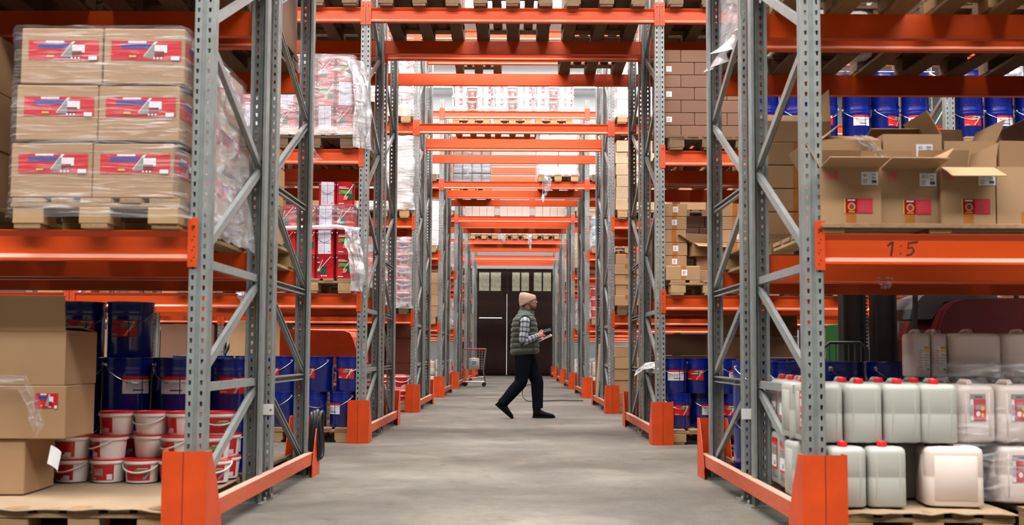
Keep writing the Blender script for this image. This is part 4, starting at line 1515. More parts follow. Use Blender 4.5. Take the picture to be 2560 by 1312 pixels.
jl(at(2290, 1180, yj + 0.2).x - 0.01, yj + 0.31, ZS, 'jerrycan with red cap set back behind white black-capped canister', 0.0, False)
jerrycan(WCAN, at(2390, 1180, yj - 0.05).x, yj + 0.03, ZS, 'opaque white canister with black cap in front of jerrycans', -0.12, CAP_B, (-0.095, -0.04), 0.30, [], 'white canisters')
xb = [at(p_, 1030, yj - 0.06).x for p_ in (2066, 2166, 2263, 2357)]
for i, x in enumerate(xb):
    jl(x, yj + 0.075, ZS + JH - 0.004, f'jerrycan with red cap, top front row, {posword(i, 4, "x")} of four', random.uniform(-0.03, 0.03))
for i, x in enumerate(xb):
    jl(x, yj + 0.32, ZS + JH - 0.004, f'jerrycan with red cap, top layer second row, {posword(i, 4, "x")}', 0, False)
    if i < 2:
        jl(x, yj + 0.27, ZS, f'jerrycan with red cap, bottom layer second row, {("leftmost", "second from left", "", "behind white canister")[i]}', 0, False)
for j in range(3):
    for k_ in range(2):
        jl(1.585 + 0.012 * j, yj + 0.56 + 0.215 * j, ZS + k_ * (JH - 0.004), f'jerrycan with side label, {posword(k_, 2, "z")} layer, {ORD[j]} behind right post', 0.0, False, True)
# wrapped white canisters right of them
GW = 'wrapped white canisters, bottom right'
for k_ in range(2):
    for i in range(3):
        for j in range(2):
            if k_ == 0 and i == 0 and j == 0:
                continue
            labs = [(art('front_pics', 0.075, 0.13), (0.0, -0.1255, 0.17), (0, 0, 0))] if j == 0 and i != 0 or (k_ == 1 and j == 0) else []
            jerrycan(TCAN, at(2445, 1100, yj + 0.05).x + 0.2 * i, yj + 0.17 + 0.262 * j + (0.0 if k_ else 0.0), ZS + k_ * 0.295,
                     f'white canister under film, {posword(k_, 2, "z")} layer, {posword(i, 3, "x")}, {posword(j, 2, "y")} row, bottom right', 0, None, h=0.295, labs=labs, group=GW)
xw = at(2445, 1100, yj + 0.05).x
wrap(xw - 0.11, xw + 0.56, yj + 0.025, yj + 0.58, ZS + 0.02, ZS + 0.66, 'clear film wound round white canisters at bottom right', 'film', 8, 0.014, 0.05, 0.03)
GT = 'opaque white canisters on top, right'
zt = ZS + 0.60
for i, (p_, me, lb) in enumerate(((2318, NCAN, 1), (2360, NCAN, 1), (2447, TOPCAN, 0), (2576, TOPCAN, 0))):
    jerrycan(me, at(p_, 880, yj + 0.45).x, yj + 0.6 if me is NCAN else yj + 0.58, zt + (0.0 if me is NCAN else 0.002),
             f'white canister standing above the wrapped ones, {posword(i, 4, "x")}', 0, None, h=0.25,
             labs=[(art('list', 0.062, 0.13), (0.0, -0.1006, 0.10), (0, 0, 0))] if lb else [], group=GT)
for i in range(4):
    jerrycan(TCAN, at(2320, 880, yj + 0.5).x + 0.2 * i, yj + 0.7, ZS + 0.295 + 0.006, f'white canister, hidden layer beneath upper canisters, {posword(i, 4, "x")}', 0, None, h=0.295, group=GW)
    jerrycan(TCAN, at(2320, 880, yj + 0.5).x + 0.2 * i, yj + 0.7, ZS + 0.001, f'white canister, lowest rear layer under upper canisters, {posword(i, 4, "x")}', 0, None, h=0.295, group=GW)
# rear: blue drums
GDR2 = 'blue paint drums, nearest rack right'
for i in (0, 1):
    pallet(slot(1, i), yB(0) + 0.03, 0, ('pallet on floor under blue drums, nearest right, ' + ('nearer the aisle', 'farther right')[i]), 0.0, 'wood')
d2 = [1.735, 2.045, 2.35, 2.655]
for k_ in range(2):
    for i in range(4):
        drum(d2[i], Y0[0] + FD + GAP + 0.16, PH + k_ * DH, f'blue drum, {posword(k_, 2, "z")} layer, {posword(i, 4, "x")}, behind right jerrycans', (0.1, 0.9, 0.65, 0.2)[i], 'drum_white' if i % 2 == 0 else 'drum_red', GDR2)
    drum(1.60, Y0[0] + FD + GAP + 0.47, PH + k_ * DH, f'blue drum, second row, {posword(k_, 2, "z")} layer, behind right jerrycans', 0.3, 'drum_red', GDR2)
    drum(2.72, Y0[0] + FD + GAP + 0.46, PH + k_ * DH, f'blue drum, second row at right, {posword(k_, 2, "z")} layer, under grey tin', 0.3, None, GDR2, handle=False)
a = at(2362, 822, Y0[0] + FD + GAP + 0.42)
thing('paint_tin', GREYTIN[0], (2.70, Y0[0] + FD + GAP + 0.46, PH + 2 * DH), 'grey metal tin standing behind white canisters at right', 'can', None, 0.2,
      [('lid', GREYTIN[1]), ('handle', GREYTIN[2]), ('lug', GREYTIN[3], (0.0, -0.1, 0.174), (pi / 2, 0, 0))])

# level 1, right front: open cartons on a low timber deck
zd = Z1 + 0.048
dk_ = thing('timber_deck', None, (0, 0, 0), 'low pale timber deck under the open cartons, right first level', 'pallet', 'wooden pallets on the racks')
xd0, xd1 = at(2056, 560, Y0[0] - 0.03).x, 3.05
for j in range(5):
    ob('deck_board', MB().cbox(xd0, xd1, -0.075, 0.075, 0, 0.022, 0.002).mesh('deck_board', ['wood']), dk_, (0, Y0[0] + 0.05 + 0.19 * j, Z1 + 0.026))
for x in (xd0 + 0.06, at(2350, 560, Y0[0]).x, xd1 - 0.1):
    ob('runner', MB().cbox(-0.055, 0.055, 0, 0.9, 0, 0.026, 0.006).mesh('runner', ['wood_end']), dk_, (x, Y0[0] - 0.01, Z1))
GO = 'open cartons with red labels, nearest rack right'
xs_ = [at(p_, 480, Y0[0] - 0.005).x for p_ in (2050, 2204, 2352, 2490, 2640)]
fl = [{'f': 172, 'b': 70, 'l': 120}, {'f': 170, 'b': 80, 'r': 130}, {'f': 206, 'b': 75, 'r': 100}, {'f': 5, 'b': 5}]
tx = ['01', '02.1', '02', None]
for i in range(4):
    w_ = xs_[i + 1] - xs_[i] - 0.006
    h_ = 0.272 if i < 3 else 0.275
    labs, texts = [], None
    if i < 3:
        labs = [('box_red', 0.136, 0.072, 0.035, 0.085), ('box_white', 0.08, 0.062, 0.09, 0.218), ('box_marks', 0.07, 0.045, -0.095, 0.235, 'red handling marks printed on the carton')]
        texts = [(tx[i], 0.019, 0.06, 0.226)]
    open_carton((xs_[i] + xs_[i + 1]) / 2, Y0[0] + 0.145 + (0.03 if i == 1 else 0), zd, w_, 0.3, h_, f'open carton with red label on right timber deck, {posword(i, 4, "x")}' if i < 3 else 'plain carton at right edge of timber deck beside open cartons', fl[i], (0.0, 0.02, -0.01, 0)[i], labs, 'card', GO, True, texts)
# second row, taller
yb_ = Y0[0] + 0.5
xr = [at(p_, 400, yb_ - 0.15).x for p_ in (2050, 2205, 2355, 2490, 2640)]
for i in range(4):
    w_ = xr[i + 1] - xr[i] - 0.008
    carton((xr[i] + xr[i + 1]) / 2, yb_, zd, w_, 0.32, 0.27, f'closed carton behind open cartons, lower second row, {posword(i, 4, "x")}', 0, 'card')
for i, (h_, f_) in enumerate(((0.2, {'f': 20, 'l': 40}), (0.235, {'b': 27, 'r': 60}), (0.2, {'r': 115, 'b': 110}), (0.2, {'f': 2, 'b': 2}))):
    w_ = xr[i + 1] - xr[i] - 0.008
    open_carton((xr[i] + xr[i + 1]) / 2, yb_, zd + 0.275, w_, 0.32, h_, f'carton on upper second row behind open cartons, right shelf, {posword(i, 4, "x")}', f_, 0.02 * (i - 1),
                [('box_white', 0.085, 0.065, 0.06, 0.15), ('box_red', 0.08, 0.03, 0.06, 0.06)] if i == 1 else [], 'card', GO, False, [('03', 0.02, 0.03, 0.158)] if i == 1 else None)
drape([(xr[1] - 0.12, yb_ - 0.17, zd + 0.5), (xr[1] - 0.05, yb_ - 0.19, zd + 0.43), (xr[1] - 0.02, yb_ - 0.2, zd + 0.34)], 0.07, 'shred of clear film between open cartons on right shelf', 'film_thick', 4, 0.015)
# level 1, right rear: carton column on a battered pallet
pallet(slot(1, 0), yB(0) + 0.02, Z1, 'worn splintered pallet under carton column, rear of nearest right rack', 0.03, 'wood')
for k_ in range(4):
    carton(at(1990, 450, Y0[0] + FD + GAP).x, Y0[0] + FD + GAP + 0.17, Z1 + PH + k_ * 0.143, 0.42, 0.38, 0.14, f'tan taped carton in column between right posts, {posword(k_, 4, "z")}', 0.01 * (k_ - 1), 'card', True, (), 'carton column, nearest rack right')
open_carton(at(1990, 450, Y0[0] + FD + GAP).x, Y0[0] + FD + GAP + 0.17, Z1 + PH + 4 * 0.143, 0.42, 0.38, 0.125, 'open tan carton topping the column between right posts', {'f': 25, 'r': 88, 'b': 30}, 0.0, (), 'card', 'carton column, nearest rack right')
# level 2, right
for i in (0, 1):
    pallet(slot(1, i), yB(0), Z2, ('dark pallet seen from below, rear right second level, ' + ('nearer the aisle', 'farther right')[i]), 0.02, 'wood_old')
    pallet(slot(1, i), yF(0), Z2, ('pale pallet edge at top right above orange beams, ' + ('left one', 'right one')[i]), 0, 'wood')
stack(carton_fn(0.38, 0.38, 0.25, 'board_pale'), slot(1, 0) - 0.2, Y0[0] + 0.18, Z2 + PH, 2, 2, 2, 0.39, 0.42, 0.252, 'pale wrapped carton', 'top right edge of nearest rack', None, 0.004, 'pale cartons at top right edge')
stack(lambda x, y, z, lab, i, j, k_, g: drum(x, y, z, lab, 0.2, None, g, False), slot(1, 1) - 0.26, Y0[0] + 0.16, Z2 + PH, 2, 1, 1, 0.33, 0.3, DH, 'blue drum', 'at top right edge of nearest rack', None, 0.004, 'blue drums at top right edge')
wrap(slot(1, 0) - 0.44, slot(1, 0) + 0.42, Y0[0] + FD + GAP + 0.0, Y0[0] + FD + GAP + 1.1, Z2 + 0.02, Z2 + 1.0, 'milky film wrapped load high beside right posts, overhanging the aisle', 'film_white', 12, 0.025, 0.08, 0.16)
wrap(slot(1, 0) - 0.42, slot(1, 0) + 0.41, Y0[0] - 0.03, Y0[0] + 1.0, Z2 + 0.1, Z2 + 0.75, 'clear film over pale cartons at top right edge', 'film', 14, 0.014, 0.05, 0.02)

# hardly visible loads added on the nearest rack to shade the shelves below
for s_, sd in ((-1, 'left'), (1, 'right')):
    for i in range(3):
        for rear in (0, 1):
            if s_ > 0 and (i == 0 or (i == 1 and rear == 0)):
                continue
            x = slot(s_, i)
            if i == 2:
                pallet(x, yB(0) if rear else yF(0), Z2, f'added pallet high on {sd} side of nearest rack, third slot, {("front", "rear")[rear]} half', 0, 'wood_old', True)
            carton(x, yB(0) if rear else yF(0), Z2 + PH, 0.8, 1.1, 0.85, f'large brown carton added for shade above {sd} beams of nearest rack, {ORD[i]} slot, {("front", "rear")[rear]} half', 0, 'card_brown', None, (), 'large cartons added for shade on the nearest rack')
    for rear in (0, 1):
        x = slot(s_, 2)
        pallet(x, yB(0) if rear else yF(0), Z1 if not rear else Z1, f'added pallet in third slot, {sd} first level, {("front", "rear")[rear]} of nearest rack', 0, 'wood_old', True)
        carton(x, yB(0) if rear else yF(0), Z1 + PH, 0.8, 1.1, 0.85, f'large brown carton added for shade in third slot, {sd} first level, {("front", "rear")[rear]} of nearest rack', 0, 'card_brown', None, (), 'large cartons added for shade on the nearest rack')
pallet(slot(1, 1), yB(0), Z1, 'added pallet behind the open cartons, rear right first level, second slot', 0, 'wood_old', True)  # from here, further rear loads added to block light
carton(slot(1, 1), yB(0), Z1 + PH, 0.78, 1.1, 0.55, 'large brown carton added for shade behind the open cartons, rear right first level', 0, 'card_brown')
pallet(slot(-1, 1), yB(0), Z1, 'added pallet behind wrapped load, rear left first level, second slot', 0, 'wood_old', True)
carton(slot(-1, 1), yB(0), Z1 + PH, 0.8, 1.1, 0.85, 'large brown carton added for shade behind wrapped load, rear left first level', 0, 'card_brown')

# ================================================================== second rack, left
r = 1
G2 = 'blue paint drums, second rack left'
for i in (0, 1):
    pallet(slot(-1, i), yF(1), 0, ('pallet on floor under blue drums, second left, ' + ('nearer the aisle', 'farther left')[i]), 0, 'wood', i > 0)
    pallet(slot(-1, i), yF(1), Z1, ('pallet under red paint cans, second left first level, ' + ('nearer the aisle', 'farther left')[i]), 0, 'wood', i > 0)
    pallet(slot(-1, i), yF(1), Z2, ('pallet under wrapped red cans, second left second level, ' + ('nearer the aisle', 'farther left')[i]), 0, 'wood_old', i > 0)
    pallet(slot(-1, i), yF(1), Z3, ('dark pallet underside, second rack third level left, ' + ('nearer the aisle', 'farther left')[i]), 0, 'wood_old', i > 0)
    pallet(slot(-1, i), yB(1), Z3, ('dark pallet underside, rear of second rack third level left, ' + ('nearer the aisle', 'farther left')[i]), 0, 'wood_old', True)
    pallet(slot(-1, i), yB(1), Z2, ('pallet on rear of second rack, left second level, ' + ('nearer the aisle', 'farther left')[i]), 0, 'wood', True)
    pallet(slot(-1, i), yB(1), Z1, ('pallet on rear of second rack, left first level, ' + ('nearer the aisle', 'farther left')[i]), 0, 'wood', True)
yd = Y0[1] + 0.13
dxl = [[at(p_, 1000, yd).x for p_ in (703, 783, 860)], [at(p_, 900, yd).x for p_ in (706, 799, 876)]]
kd = [['drum_red', None, 'drum_white'], ['drum_red', 'drum_red', 'drum_red']]
rd = [[-0.55, 0.4, -0.75], [-0.6, -0.75, -0.2]]
for k_ in range(2):
    for i in range(3):
        drum(dxl[k_][i], yd + 0.02 * (i % 2), PH + k_ * DH, f'blue drum, {posword(k_, 2, "z")} layer, {posword(i, 3, "x")}, second rack left floor', rd[k_][i], kd[k_][i], G2)
    for i in range(3):
        drum(dxl[0][i] - 0.95, yd + 0.03, PH + k_ * DH, f'blue drum farther left, {posword(k_, 2, "z")} layer, {posword(i, 3, "x")}, second rack floor', 0.2, 'drum_red', G2)
# red paint cans
G3 = 'red paint cans, second rack left first level'
yc = Y0[1] + 0.06
cxs = [-1.64, -1.835, -2.025, -2.21]
ck = {0: ['can_green', 'can_pic', 'can_pic', 'can_green'], 1: ['can_green', 'can_white', 'can_green', 'can_pic'], 2: ['can_pic', 'can_white', 'can_green', 'can_pic']}
for k_ in range(3):
    for i in range(4):
        paint_can(cxs[i] + random.uniform(-0.004, 0.004), yc + 0.02 * (i % 2), Z1 + PH + k_ * RH, f'red paint can, {posword(k_, 3, "z")} layer, {posword(3 - i, 4, "x")}, second rack left', random.uniform(-0.05, 0.05), ck[k_][i], G3)
    for i in range(3):
        paint_can(slot(-1, 1) + 0.27 - 0.19 * i, yc + 0.02, Z1 + PH + k_ * RH, f'red paint can farther left, {posword(k_, 3, "z")} layer, {posword(2 - i, 3, "x")}, second rack', 0, ck[k_][i], G3)
for i, x in enumerate((-1.66, -1.835)):
    paint_can(x, yc + 0.05, Z1 + PH + 3 * RH, f'red paint can standing on top above film, {("right", "left")[i]} one, second rack left', 0.1, ('can_green', 'can_white')[i], G3)
for j in range(3):
    paint_can(-1.64, yc + 0.2 + 0.19 * j, Z1 + PH + 2 * RH, f'red paint can in side column, {ORD[j]} from front, second rack left', 0, 'can_pic', G3)
    for k_ in range(2):
        paint_can(-1.64, yc + 0.2 + 0.19 * j, Z1 + PH + k_ * RH, f'red paint can in lower side column, {posword(k_, 2, "z")}, {ORD[j]} from front, second left', 0, 'can_pic', G3)
wrap(-2.34, -1.53, Y0[1] - 0.06, Y0[1] + 0.95, Z1 + PH + 2.03 * RH, Z1 + PH + 3.0 * RH, 'clear film band round upper red cans, second rack left', 'film', 21, 0.01, 0.04, 0.02, top=False)
# film bunched in a roll and hanging down at the right
mb = MB()
pts = [(-2.36, Y0[1] - 0.06, Z1 + PH + 2.0 * RH), (-2.0, Y0[1] - 0.075, Z1 + PH + 2.06 * RH), (-1.72, Y0[1] - 0.075, Z1 + PH + 2.1 * RH), (-1.54, Y0[1] - 0.05, Z1 + PH + 2.0 * RH), (-1.5, Y0[1] + 0.2, Z1 + PH + 1.95 * RH)]
mb.tube(pts, [0.018, 0.02, 0.022, 0.02, 0.018], 8)
thing('film_roll', mb.mesh('film_roll', ['film_white'], smooth=70), (0, 0, 0), 'white rope of bunched film across red cans, second rack left', 'film')
drape([(-1.575, Y0[1] - 0.085, Z1 + PH + 2.08 * RH), (-1.545, Y0[1] - 0.1, Z1 + PH + 1.4 * RH), (-1.5, Y0[1] - 0.1, Z1 + PH + 0.6 * RH), (-1.51, Y0[1] - 0.09, Z1 + 0.02)], 0.14,
      'sheet of crumpled clear film hanging beside red cans and post', 'film_white', 6, 0.03, (1, 0.35, 0), taper=0.9)
# wrapped red cans one level up
G4 = 'wrapped red paint cans, second rack left second level'
for s_, nk in ((0, 3), (1, 2)):
    xc_ = slot(-1, s_)
    thing('cardboard_sheet', MB().cbox(-0.4, 0.4, -0.6, 0.6, 0, 0.05, 0.004).mesh('cardboard_sheet', ['card']), (xc_, yF(1), Z2 + PH), f'stack of flat cardboard under wrapped red cans, second level, {("nearer", "farther")[s_]} load', 'sheet')
    for k_ in range(nk):
        for i in range(4):
            paint_can(xc_ + 0.29 - 0.19 * i, Y0[1] + 0.08, Z2 + PH + 0.05 + k_ * RH, f'wrapped red can, {posword(k_, 3, "z")} layer, {posword(3 - i, 4, "x")}, second level {("near", "far")[s_]} load', random.uniform(-0.05, 0.05), ('can_pic', 'can_white', 'can_green')[(i + k_ + s_) % 3], G4)
        for j in range(3):
            paint_can(xc_ + 0.29, Y0[1] + 0.28 + 0.2 * j, Z2 + PH + 0.05 + k_ * RH, f'wrapped red can in side row, {posword(k_, 3, "z")} layer, {ORD[j]} from front, {("near", "far")[s_]} load', 0, 'can_pic', G4)
    wrap(xc_ - 0.42, xc_ + 0.42, Y0[1] - 0.05, Y0[1] + 1.1, Z2 + PH - 0.02, Z2 + PH + 0.07 + nk * RH, f'clear film over red cans, second rack left second level, {("nearer", "farther")[s_]} load', 'film_thick', 30 + s_, 0.014, 0.06, 0.06, (-0.03, 0))
drape([(-1.56, Y0[1] - 0.02, Z2 + PH + 0.75), (-1.5, Y0[1] - 0.06, Z2 + PH + 0.5), (-1.47, Y0[1] - 0.08, Z2 + PH + 0.2), (-1.48, Y0[1] - 0.06, Z2 - 0.0)], 0.16, 'loose milky film hanging down beside post, second rack left second level', 'film_white', 9, 0.03, (0.9, 0.5, 0))
drape([(-1.98, Y0[1] - 0.06, Z2 + PH + 0.15), (-2.02, Y0[1] - 0.09, Z2 - 0.0), (-1.9, Y0[1] - 0.08, Z2 - 0.13)], 0.09, 'torn film tail hanging over orange beam, second rack left', 'film', 10, 0.03, (1, 0, 0.3))
# rear half of the second rack, left
stack(carton_fn(0.39, 0.4, 0.2, 'card'), slot(-1, 0) - 0.2, yB(1) - 0.3, Z2 + PH, 2, 1, 2, 0.4, 0.4, 0.202, 'tan carton', where(1, -1, 2, True), None, 0.004, 'tan cartons, second rack rear')
stack(lambda x, y, z, lab, i, j, k_, g: bucket(BKB, x, y, z, lab, 0.2, 'bucket_rb', g), slot(-1, 0) - 0.14, yB(1) - 0.42, Z1 + PH, 2, 1, 4, 0.285, 0.3, 0.205, 'wrapped white bucket', where(1, -1, 1, True), None, 0.004, 'white buckets, second rack rear')
pallet(slot(-1, 0), yB(1), 0, where(1, -1, 0, True), 0, 'wood', True)
stack(lambda x, y, z, lab, i, j, k_, g: bucket(BKB, x, y, z, lab, 0.2, 'bucket_rb', g), slot(-1, 0) + 0.02, yB(1) - 0.42, PH, 2, 1, 3, 0.285, 0.3, 0.205, 'white bucket with red lid', where(1, -1, 0, True), None, 0.004, 'white buckets, second rack rear')
# over the aisle: three pallets on each half
for i in (-1, 0, 1):
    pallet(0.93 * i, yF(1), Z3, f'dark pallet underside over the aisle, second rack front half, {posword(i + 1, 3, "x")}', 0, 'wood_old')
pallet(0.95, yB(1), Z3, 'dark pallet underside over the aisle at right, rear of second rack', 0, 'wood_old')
stack(carton_fn(0.39, 0.55, 0.35, 'card_brown'), 0.73, yF(1) - 0.28, Z3 + PH, 2, 2, 1, 0.4, 0.57, 0.36, 'brown carton', 'added for shade on right pallet above the aisle, second rack', None, 0.004, 'brown cartons added for shade above the aisle')  # unseen cartons added on the aisle pallets for shading
stack(carton_fn(0.39, 0.55, 0.35, 'card_brown'), -0.93 - 0.2, yF(1) - 0.28, Z3 + PH, 2, 2, 1, 0.4, 0.57, 0.36, 'brown carton', 'added for shade on left pallet above the aisle, second rack', None, 0.004, 'brown cartons added for shade above the aisle')
for i, s_ in enumerate((-1, 1)):  # unseen cartons added on both side bays for shading too
    stack(carton_fn(0.39, 0.55, 0.35, 'card_brown'), slot(s_, 0) - 0.2, yF(1) - 0.28, Z3 + PH, 2, 2, 1, 0.4, 0.57, 0.36, 'brown carton', f'{("left", "right")[i]} side third level, second rack, added for shade', None, 0.004, 'brown cartons added for shade on second rack')

a = at(600, 722, Y0[1] - 0.05)
drape([(a.x, a.y, a.z), (a.x + 0.03, a.y - 0.02, a.z - 0.07), (a.x + 0.06, a.y - 0.02, a.z - 0.15)], 0.15, 'small shiny film scrap on second rack beam, seen between left posts', 'film_white', 71, 0.03, taper=0.4)
a = at(2212, 706, Y0[0] + 1.05)
drape([(a.x, a.y, a.z + 0.03), (a.x, a.y - 0.01, a.z - 0.01), (a.x, a.y - 0.01, a.z - 0.035)], 0.1, 'dim film scrap hanging under beams above right jerrycans', 'film', 72, 0.02, taper=0.5)
# orange sheet-metal hood standing in the aisle behind the left drums
yh = Y0[1] + 2.9
a0, a1 = at(700, 826, yh), at(890, 880, yh)
pts = [(a0.x, 0.0), (a1.x + 0.06, 0.0), (a1.x + 0.02, a1.z - 0.02), (a1.x - 0.05, a0.z - 0.08), (a1.x - 0.09, a0.z - 0.02), (a1.x - 0.16, a0.z), (a0.x, a0.z + 0.02)]
hood = thing('lift_truck', None, (0, 0, 0), 'orange rounded lift truck hood behind blue drums on the left', 'truck')
ob('hood', MB().prism(pts, 'y', yh, yh + 0.9).mesh('hood', ['orange_plate'], fix=True), hood)
for i in (0, 1):
    ob('wheel', MB().lathe([(0.02, -0.05), (0.16, -0.05), (0.17, 0), (0.16, 0.05), (0.02, 0.05)], 20).mesh('wheel', ['rubber'], smooth=40), hood, ((a0.x + 0.1, a1.x - 0.15)[i], yh - 0.06, 0.17), (pi / 2, 0, 0))
for s_, sd in ((-1, 'left'), (1, 'right')):  # large cartons added at the rear of this rack to block light
    for i in (0, 1):
        carton(slot(s_, i), yB(1) + 0.02, Z3 + PH, 0.78, 1.1, 0.8, f'large brown carton added for shade on third level, rear {sd} of second rack, {("inner", "outer")[i]}', 0, 'card_brown', None, (), 'large cartons added for shade on the second rack')
        if s_ > 0:
            pallet(slot(s_, i), yB(1), Z3, f'added pallet on third level, rear right of second rack, {("inner", "outer")[i]}', 0, 'wood_old', True)
        carton(slot(s_, i) , yB(1) + 0.12, (Z1 if s_ > 0 else Z2) + PH, 0.7, 0.7, 0.75, f'large brown carton added for shade at rear {sd} of second rack, {("inner", "outer")[i]} slot', 0, 'card_brown', None, (), 'large cartons added for shade on the second rack')
# ================================================================== second rack, right
G5 = 'blue paint drums, second rack right'
for i in (0, 1):
    pallet(slot(1, i), yF(1), 0, ('pale pallet on floor under blue drums, second right, ' + ('nearer the aisle', 'farther right')[i]), 0, 'wood', i > 0)
    pallet(slot(1, i), yF(1), Z1, ('pallet under taped cartons, second right first level, ' + ('nearer the aisle', 'farther right')[i]), 0, 'wood', i > 0)
    pallet(slot(1, i), yF(1), Z2, ('pallet on second rack, right second level, ' + ('nearer the aisle', 'farther right')[i]), 0, 'wood_old', i > 0)
    pallet(slot(1, i), yB(1), Z2, ('pallet on rear of second rack, right second level, ' + ('nearer the aisle', 'farther right')[i]), 0, 'wood', True)
    pallet(slot(1, i), yB(1), Z1, ('pallet on rear of second rack, right first level, ' + ('nearer the aisle', 'farther right')[i]), 0, 'wood_old', True)
    pallet(slot(1, i), yB(1), 0, ('pallet on floor at rear of second rack, right, ' + ('nearer the aisle', 'farther right')[i]), 0, 'wood_old', True)
    pallet(slot(1, i), yF(1), Z3, ('dark pallet underside, second rack third level right, ' + ('nearer the aisle', 'farther right')[i]), 0, 'wood_old', i > 0)
yd = Y0[1] + 0.2
dxr = [[at(p_, 1000, yd).x for p_ in (1692, 1758, 1838)], [at(p_, 900, yd).x for p_ in (1682, 1746, 1806)]]
for k_ in range(2):
    for i in range(3):
        drum(dxr[k_][i], yd + 0.19 * (i % 2) * (1 if k_ == 0 else 0.6), PH + k_ * DH, f'blue drum, {posword(k_, 2, "z")} layer, {posword(i, 3, "x")}, second rack right floor', ((0.25, 0.6, -0.7), (0.1, -0.25, 0.9))[k_][i], (('drum_red', 'drum_white', 'drum_red'), ('drum_white', 'drum_red', 'drum_white'))[k_][i], G5)
    for i in range(3):
        drum(slot(1, 1) - 0.28 + 0.3 * i, yd, PH + k_ * DH, f'blue drum farther right, {posword(k_, 2, "z")} layer, {posword(i, 3, "x")}, second rack floor', 0.2, 'drum_white', G5)
# cartons standing behind the drums
for i, (p_, k_) in enumerate(((1700, 0), (1700, 1), (1700, 2), (1700, 3))):
    carton(slot(1, 0) - 0.1, yB(1) - 0.35, PH + 0.24 * k_, 0.62, 0.4, 0.235, f'long brown carton behind right drums, {posword(k_, 4, "z")}', 0.0, 'card_brown', None, (), 'brown cartons, second rack right rear')
for k_ in range(5):
    carton(slot(1, 0) + 0.5, yB(1) - 0.36, PH + 0.235 * k_, 0.38, 0.4, 0.23, f'brown carton in tall column behind right frame, {posword(k_, 5, "z")}', 0.01 * k_ - 0.02, 'card', None, (), 'brown cartons, second rack right rear')
    carton(slot(1, 1), yB(1) - 0.3, PH + 0.235 * k_, 0.6, 0.4, 0.23, f'dark brown carton far right behind drums, {posword(k_, 5, "z")}', 0.0, 'card_brown', None, (), 'brown cartons, second rack right rear')
# first level: taped cartons
xs1 = at(1687, 560, Y0[1] + 0.1).x
GK = 'taped carton column, second rack right'
for k_ in range(6):
    carton(xs1 + 0.004 * (k_ % 3), Y0[1] + 0.35, Z1 + PH + 0.002 + k_ * 0.131, 0.245, 0.4, 0.129, f'taped carton with white slip in tall column, {posword(k_, 6, "z")}, second right first level', 0.01 * ((k_ % 3) - 1), 'card', True,
           [('qr_paper', 0.052, 0.056, 0.006 * (k_ % 3 - 1), 0.072)] if k_ != 3 else (), GK)
xf = at(1707, 680, Y0[1] - 0.02).x
carton(xf, Y0[1] + 0.06, Z1 + PH + 0.002, 0.33, 0.22, 0.142, 'flat taped carton at pallet front, second rack right first level', 0.0, 'card', True, [('qr_paper', 0.055, 0.06, 0.01, 0.075)])
for k_ in range(6):
    for i in range(3):
        carton(1.86 + 0.255 * i + (0.06 if k_ % 2 else 0.0), Y0[1] + 0.92, Z1 + PH + k_ * 0.125, 0.25, 0.36, 0.123, f'dim brown carton laid brickwise, {posword(k_, 6, "z")}, {posword(i, 3, "x")}, second right first level', 0, 'card_brown', None, (), 'dim brickwork cartons')
open_carton(at(1755, 615, Y0[1] + 0.35).x, Y0[1] + 0.3, Z1 + PH + 0.13 * 2, 0.34, 0.28, 0.13, 'open carton with white-lined flaps on second rack right', {'l': 150, 'f': 200, 'b': 100}, 0.25, (), 'card')
carton(at(1770, 660, Y0[1] + 0.3).x, Y0[1] + 0.32, Z1 + PH, 0.3, 0.28, 0.128, 'low carton under open carton, second rack right, bottom', 0.1, 'card')
carton(at(1775, 640, Y0[1] + 0.3).x, Y0[1] + 0.33, Z1 + PH + 0.13, 0.3, 0.28, 0.128, 'low carton under open carton, second rack right, upper', -0.05, 'card')
for k_ in range(6):
    carton(at(1835, 600, Y0[1] + 0.15).x, Y0[1] + 0.3, Z1 + PH + k_ * 0.131, 0.3, 0.36, 0.129, f'carton in column between grey posts, {posword(k_, 6, "z")}, second right first level', 0.02 * ((k_ % 3) - 1), 'card', k_ in (3, 4), [('qr_paper', 0.05, 0.05, 0.05, 0.06)] if k_ in (3,) else (), 'second carton column, second rack right')
# second level: brown brick-laid cartons
for k_ in range(7):
    off = 0.13 if k_ % 2 else 0.0
    widths = [0.325, 0.325, 0.28] if k_ % 2 else [0.19, 0.325, 0.325]
    x = 1.50
    for i, w_ in enumerate(widths):
        labs = [('qr_paper', 0.055, 0.055, -w_ / 2 + 0.07, 0.06)] if (i == 0 and k_ in (1, 3, 5)) else ()
        carton(x + w_ / 2, Y0[1] + 0.26, Z2 + PH - 0.0 + k_ * 0.128, w_ - 0.003, 0.38, 0.126, f'brown carton laid like brick, {posword(k_, 7, "z")}, {posword(i, 3, "x")}, second right second level', 0, 'card_brown', None, labs, 'brickwork of brown cartons, second rack right')
        x += w_
for k_ in range(7):
    carton(1.66, Y0[1] + 0.65, Z2 + PH + k_ * 0.128, 0.31, 0.36, 0.126, f'brown carton in side row behind brickwork, {posword(k_, 7, "z")}, second right', 0, 'card_brown', None, (), 'brickwork of brown cartons, second rack right')
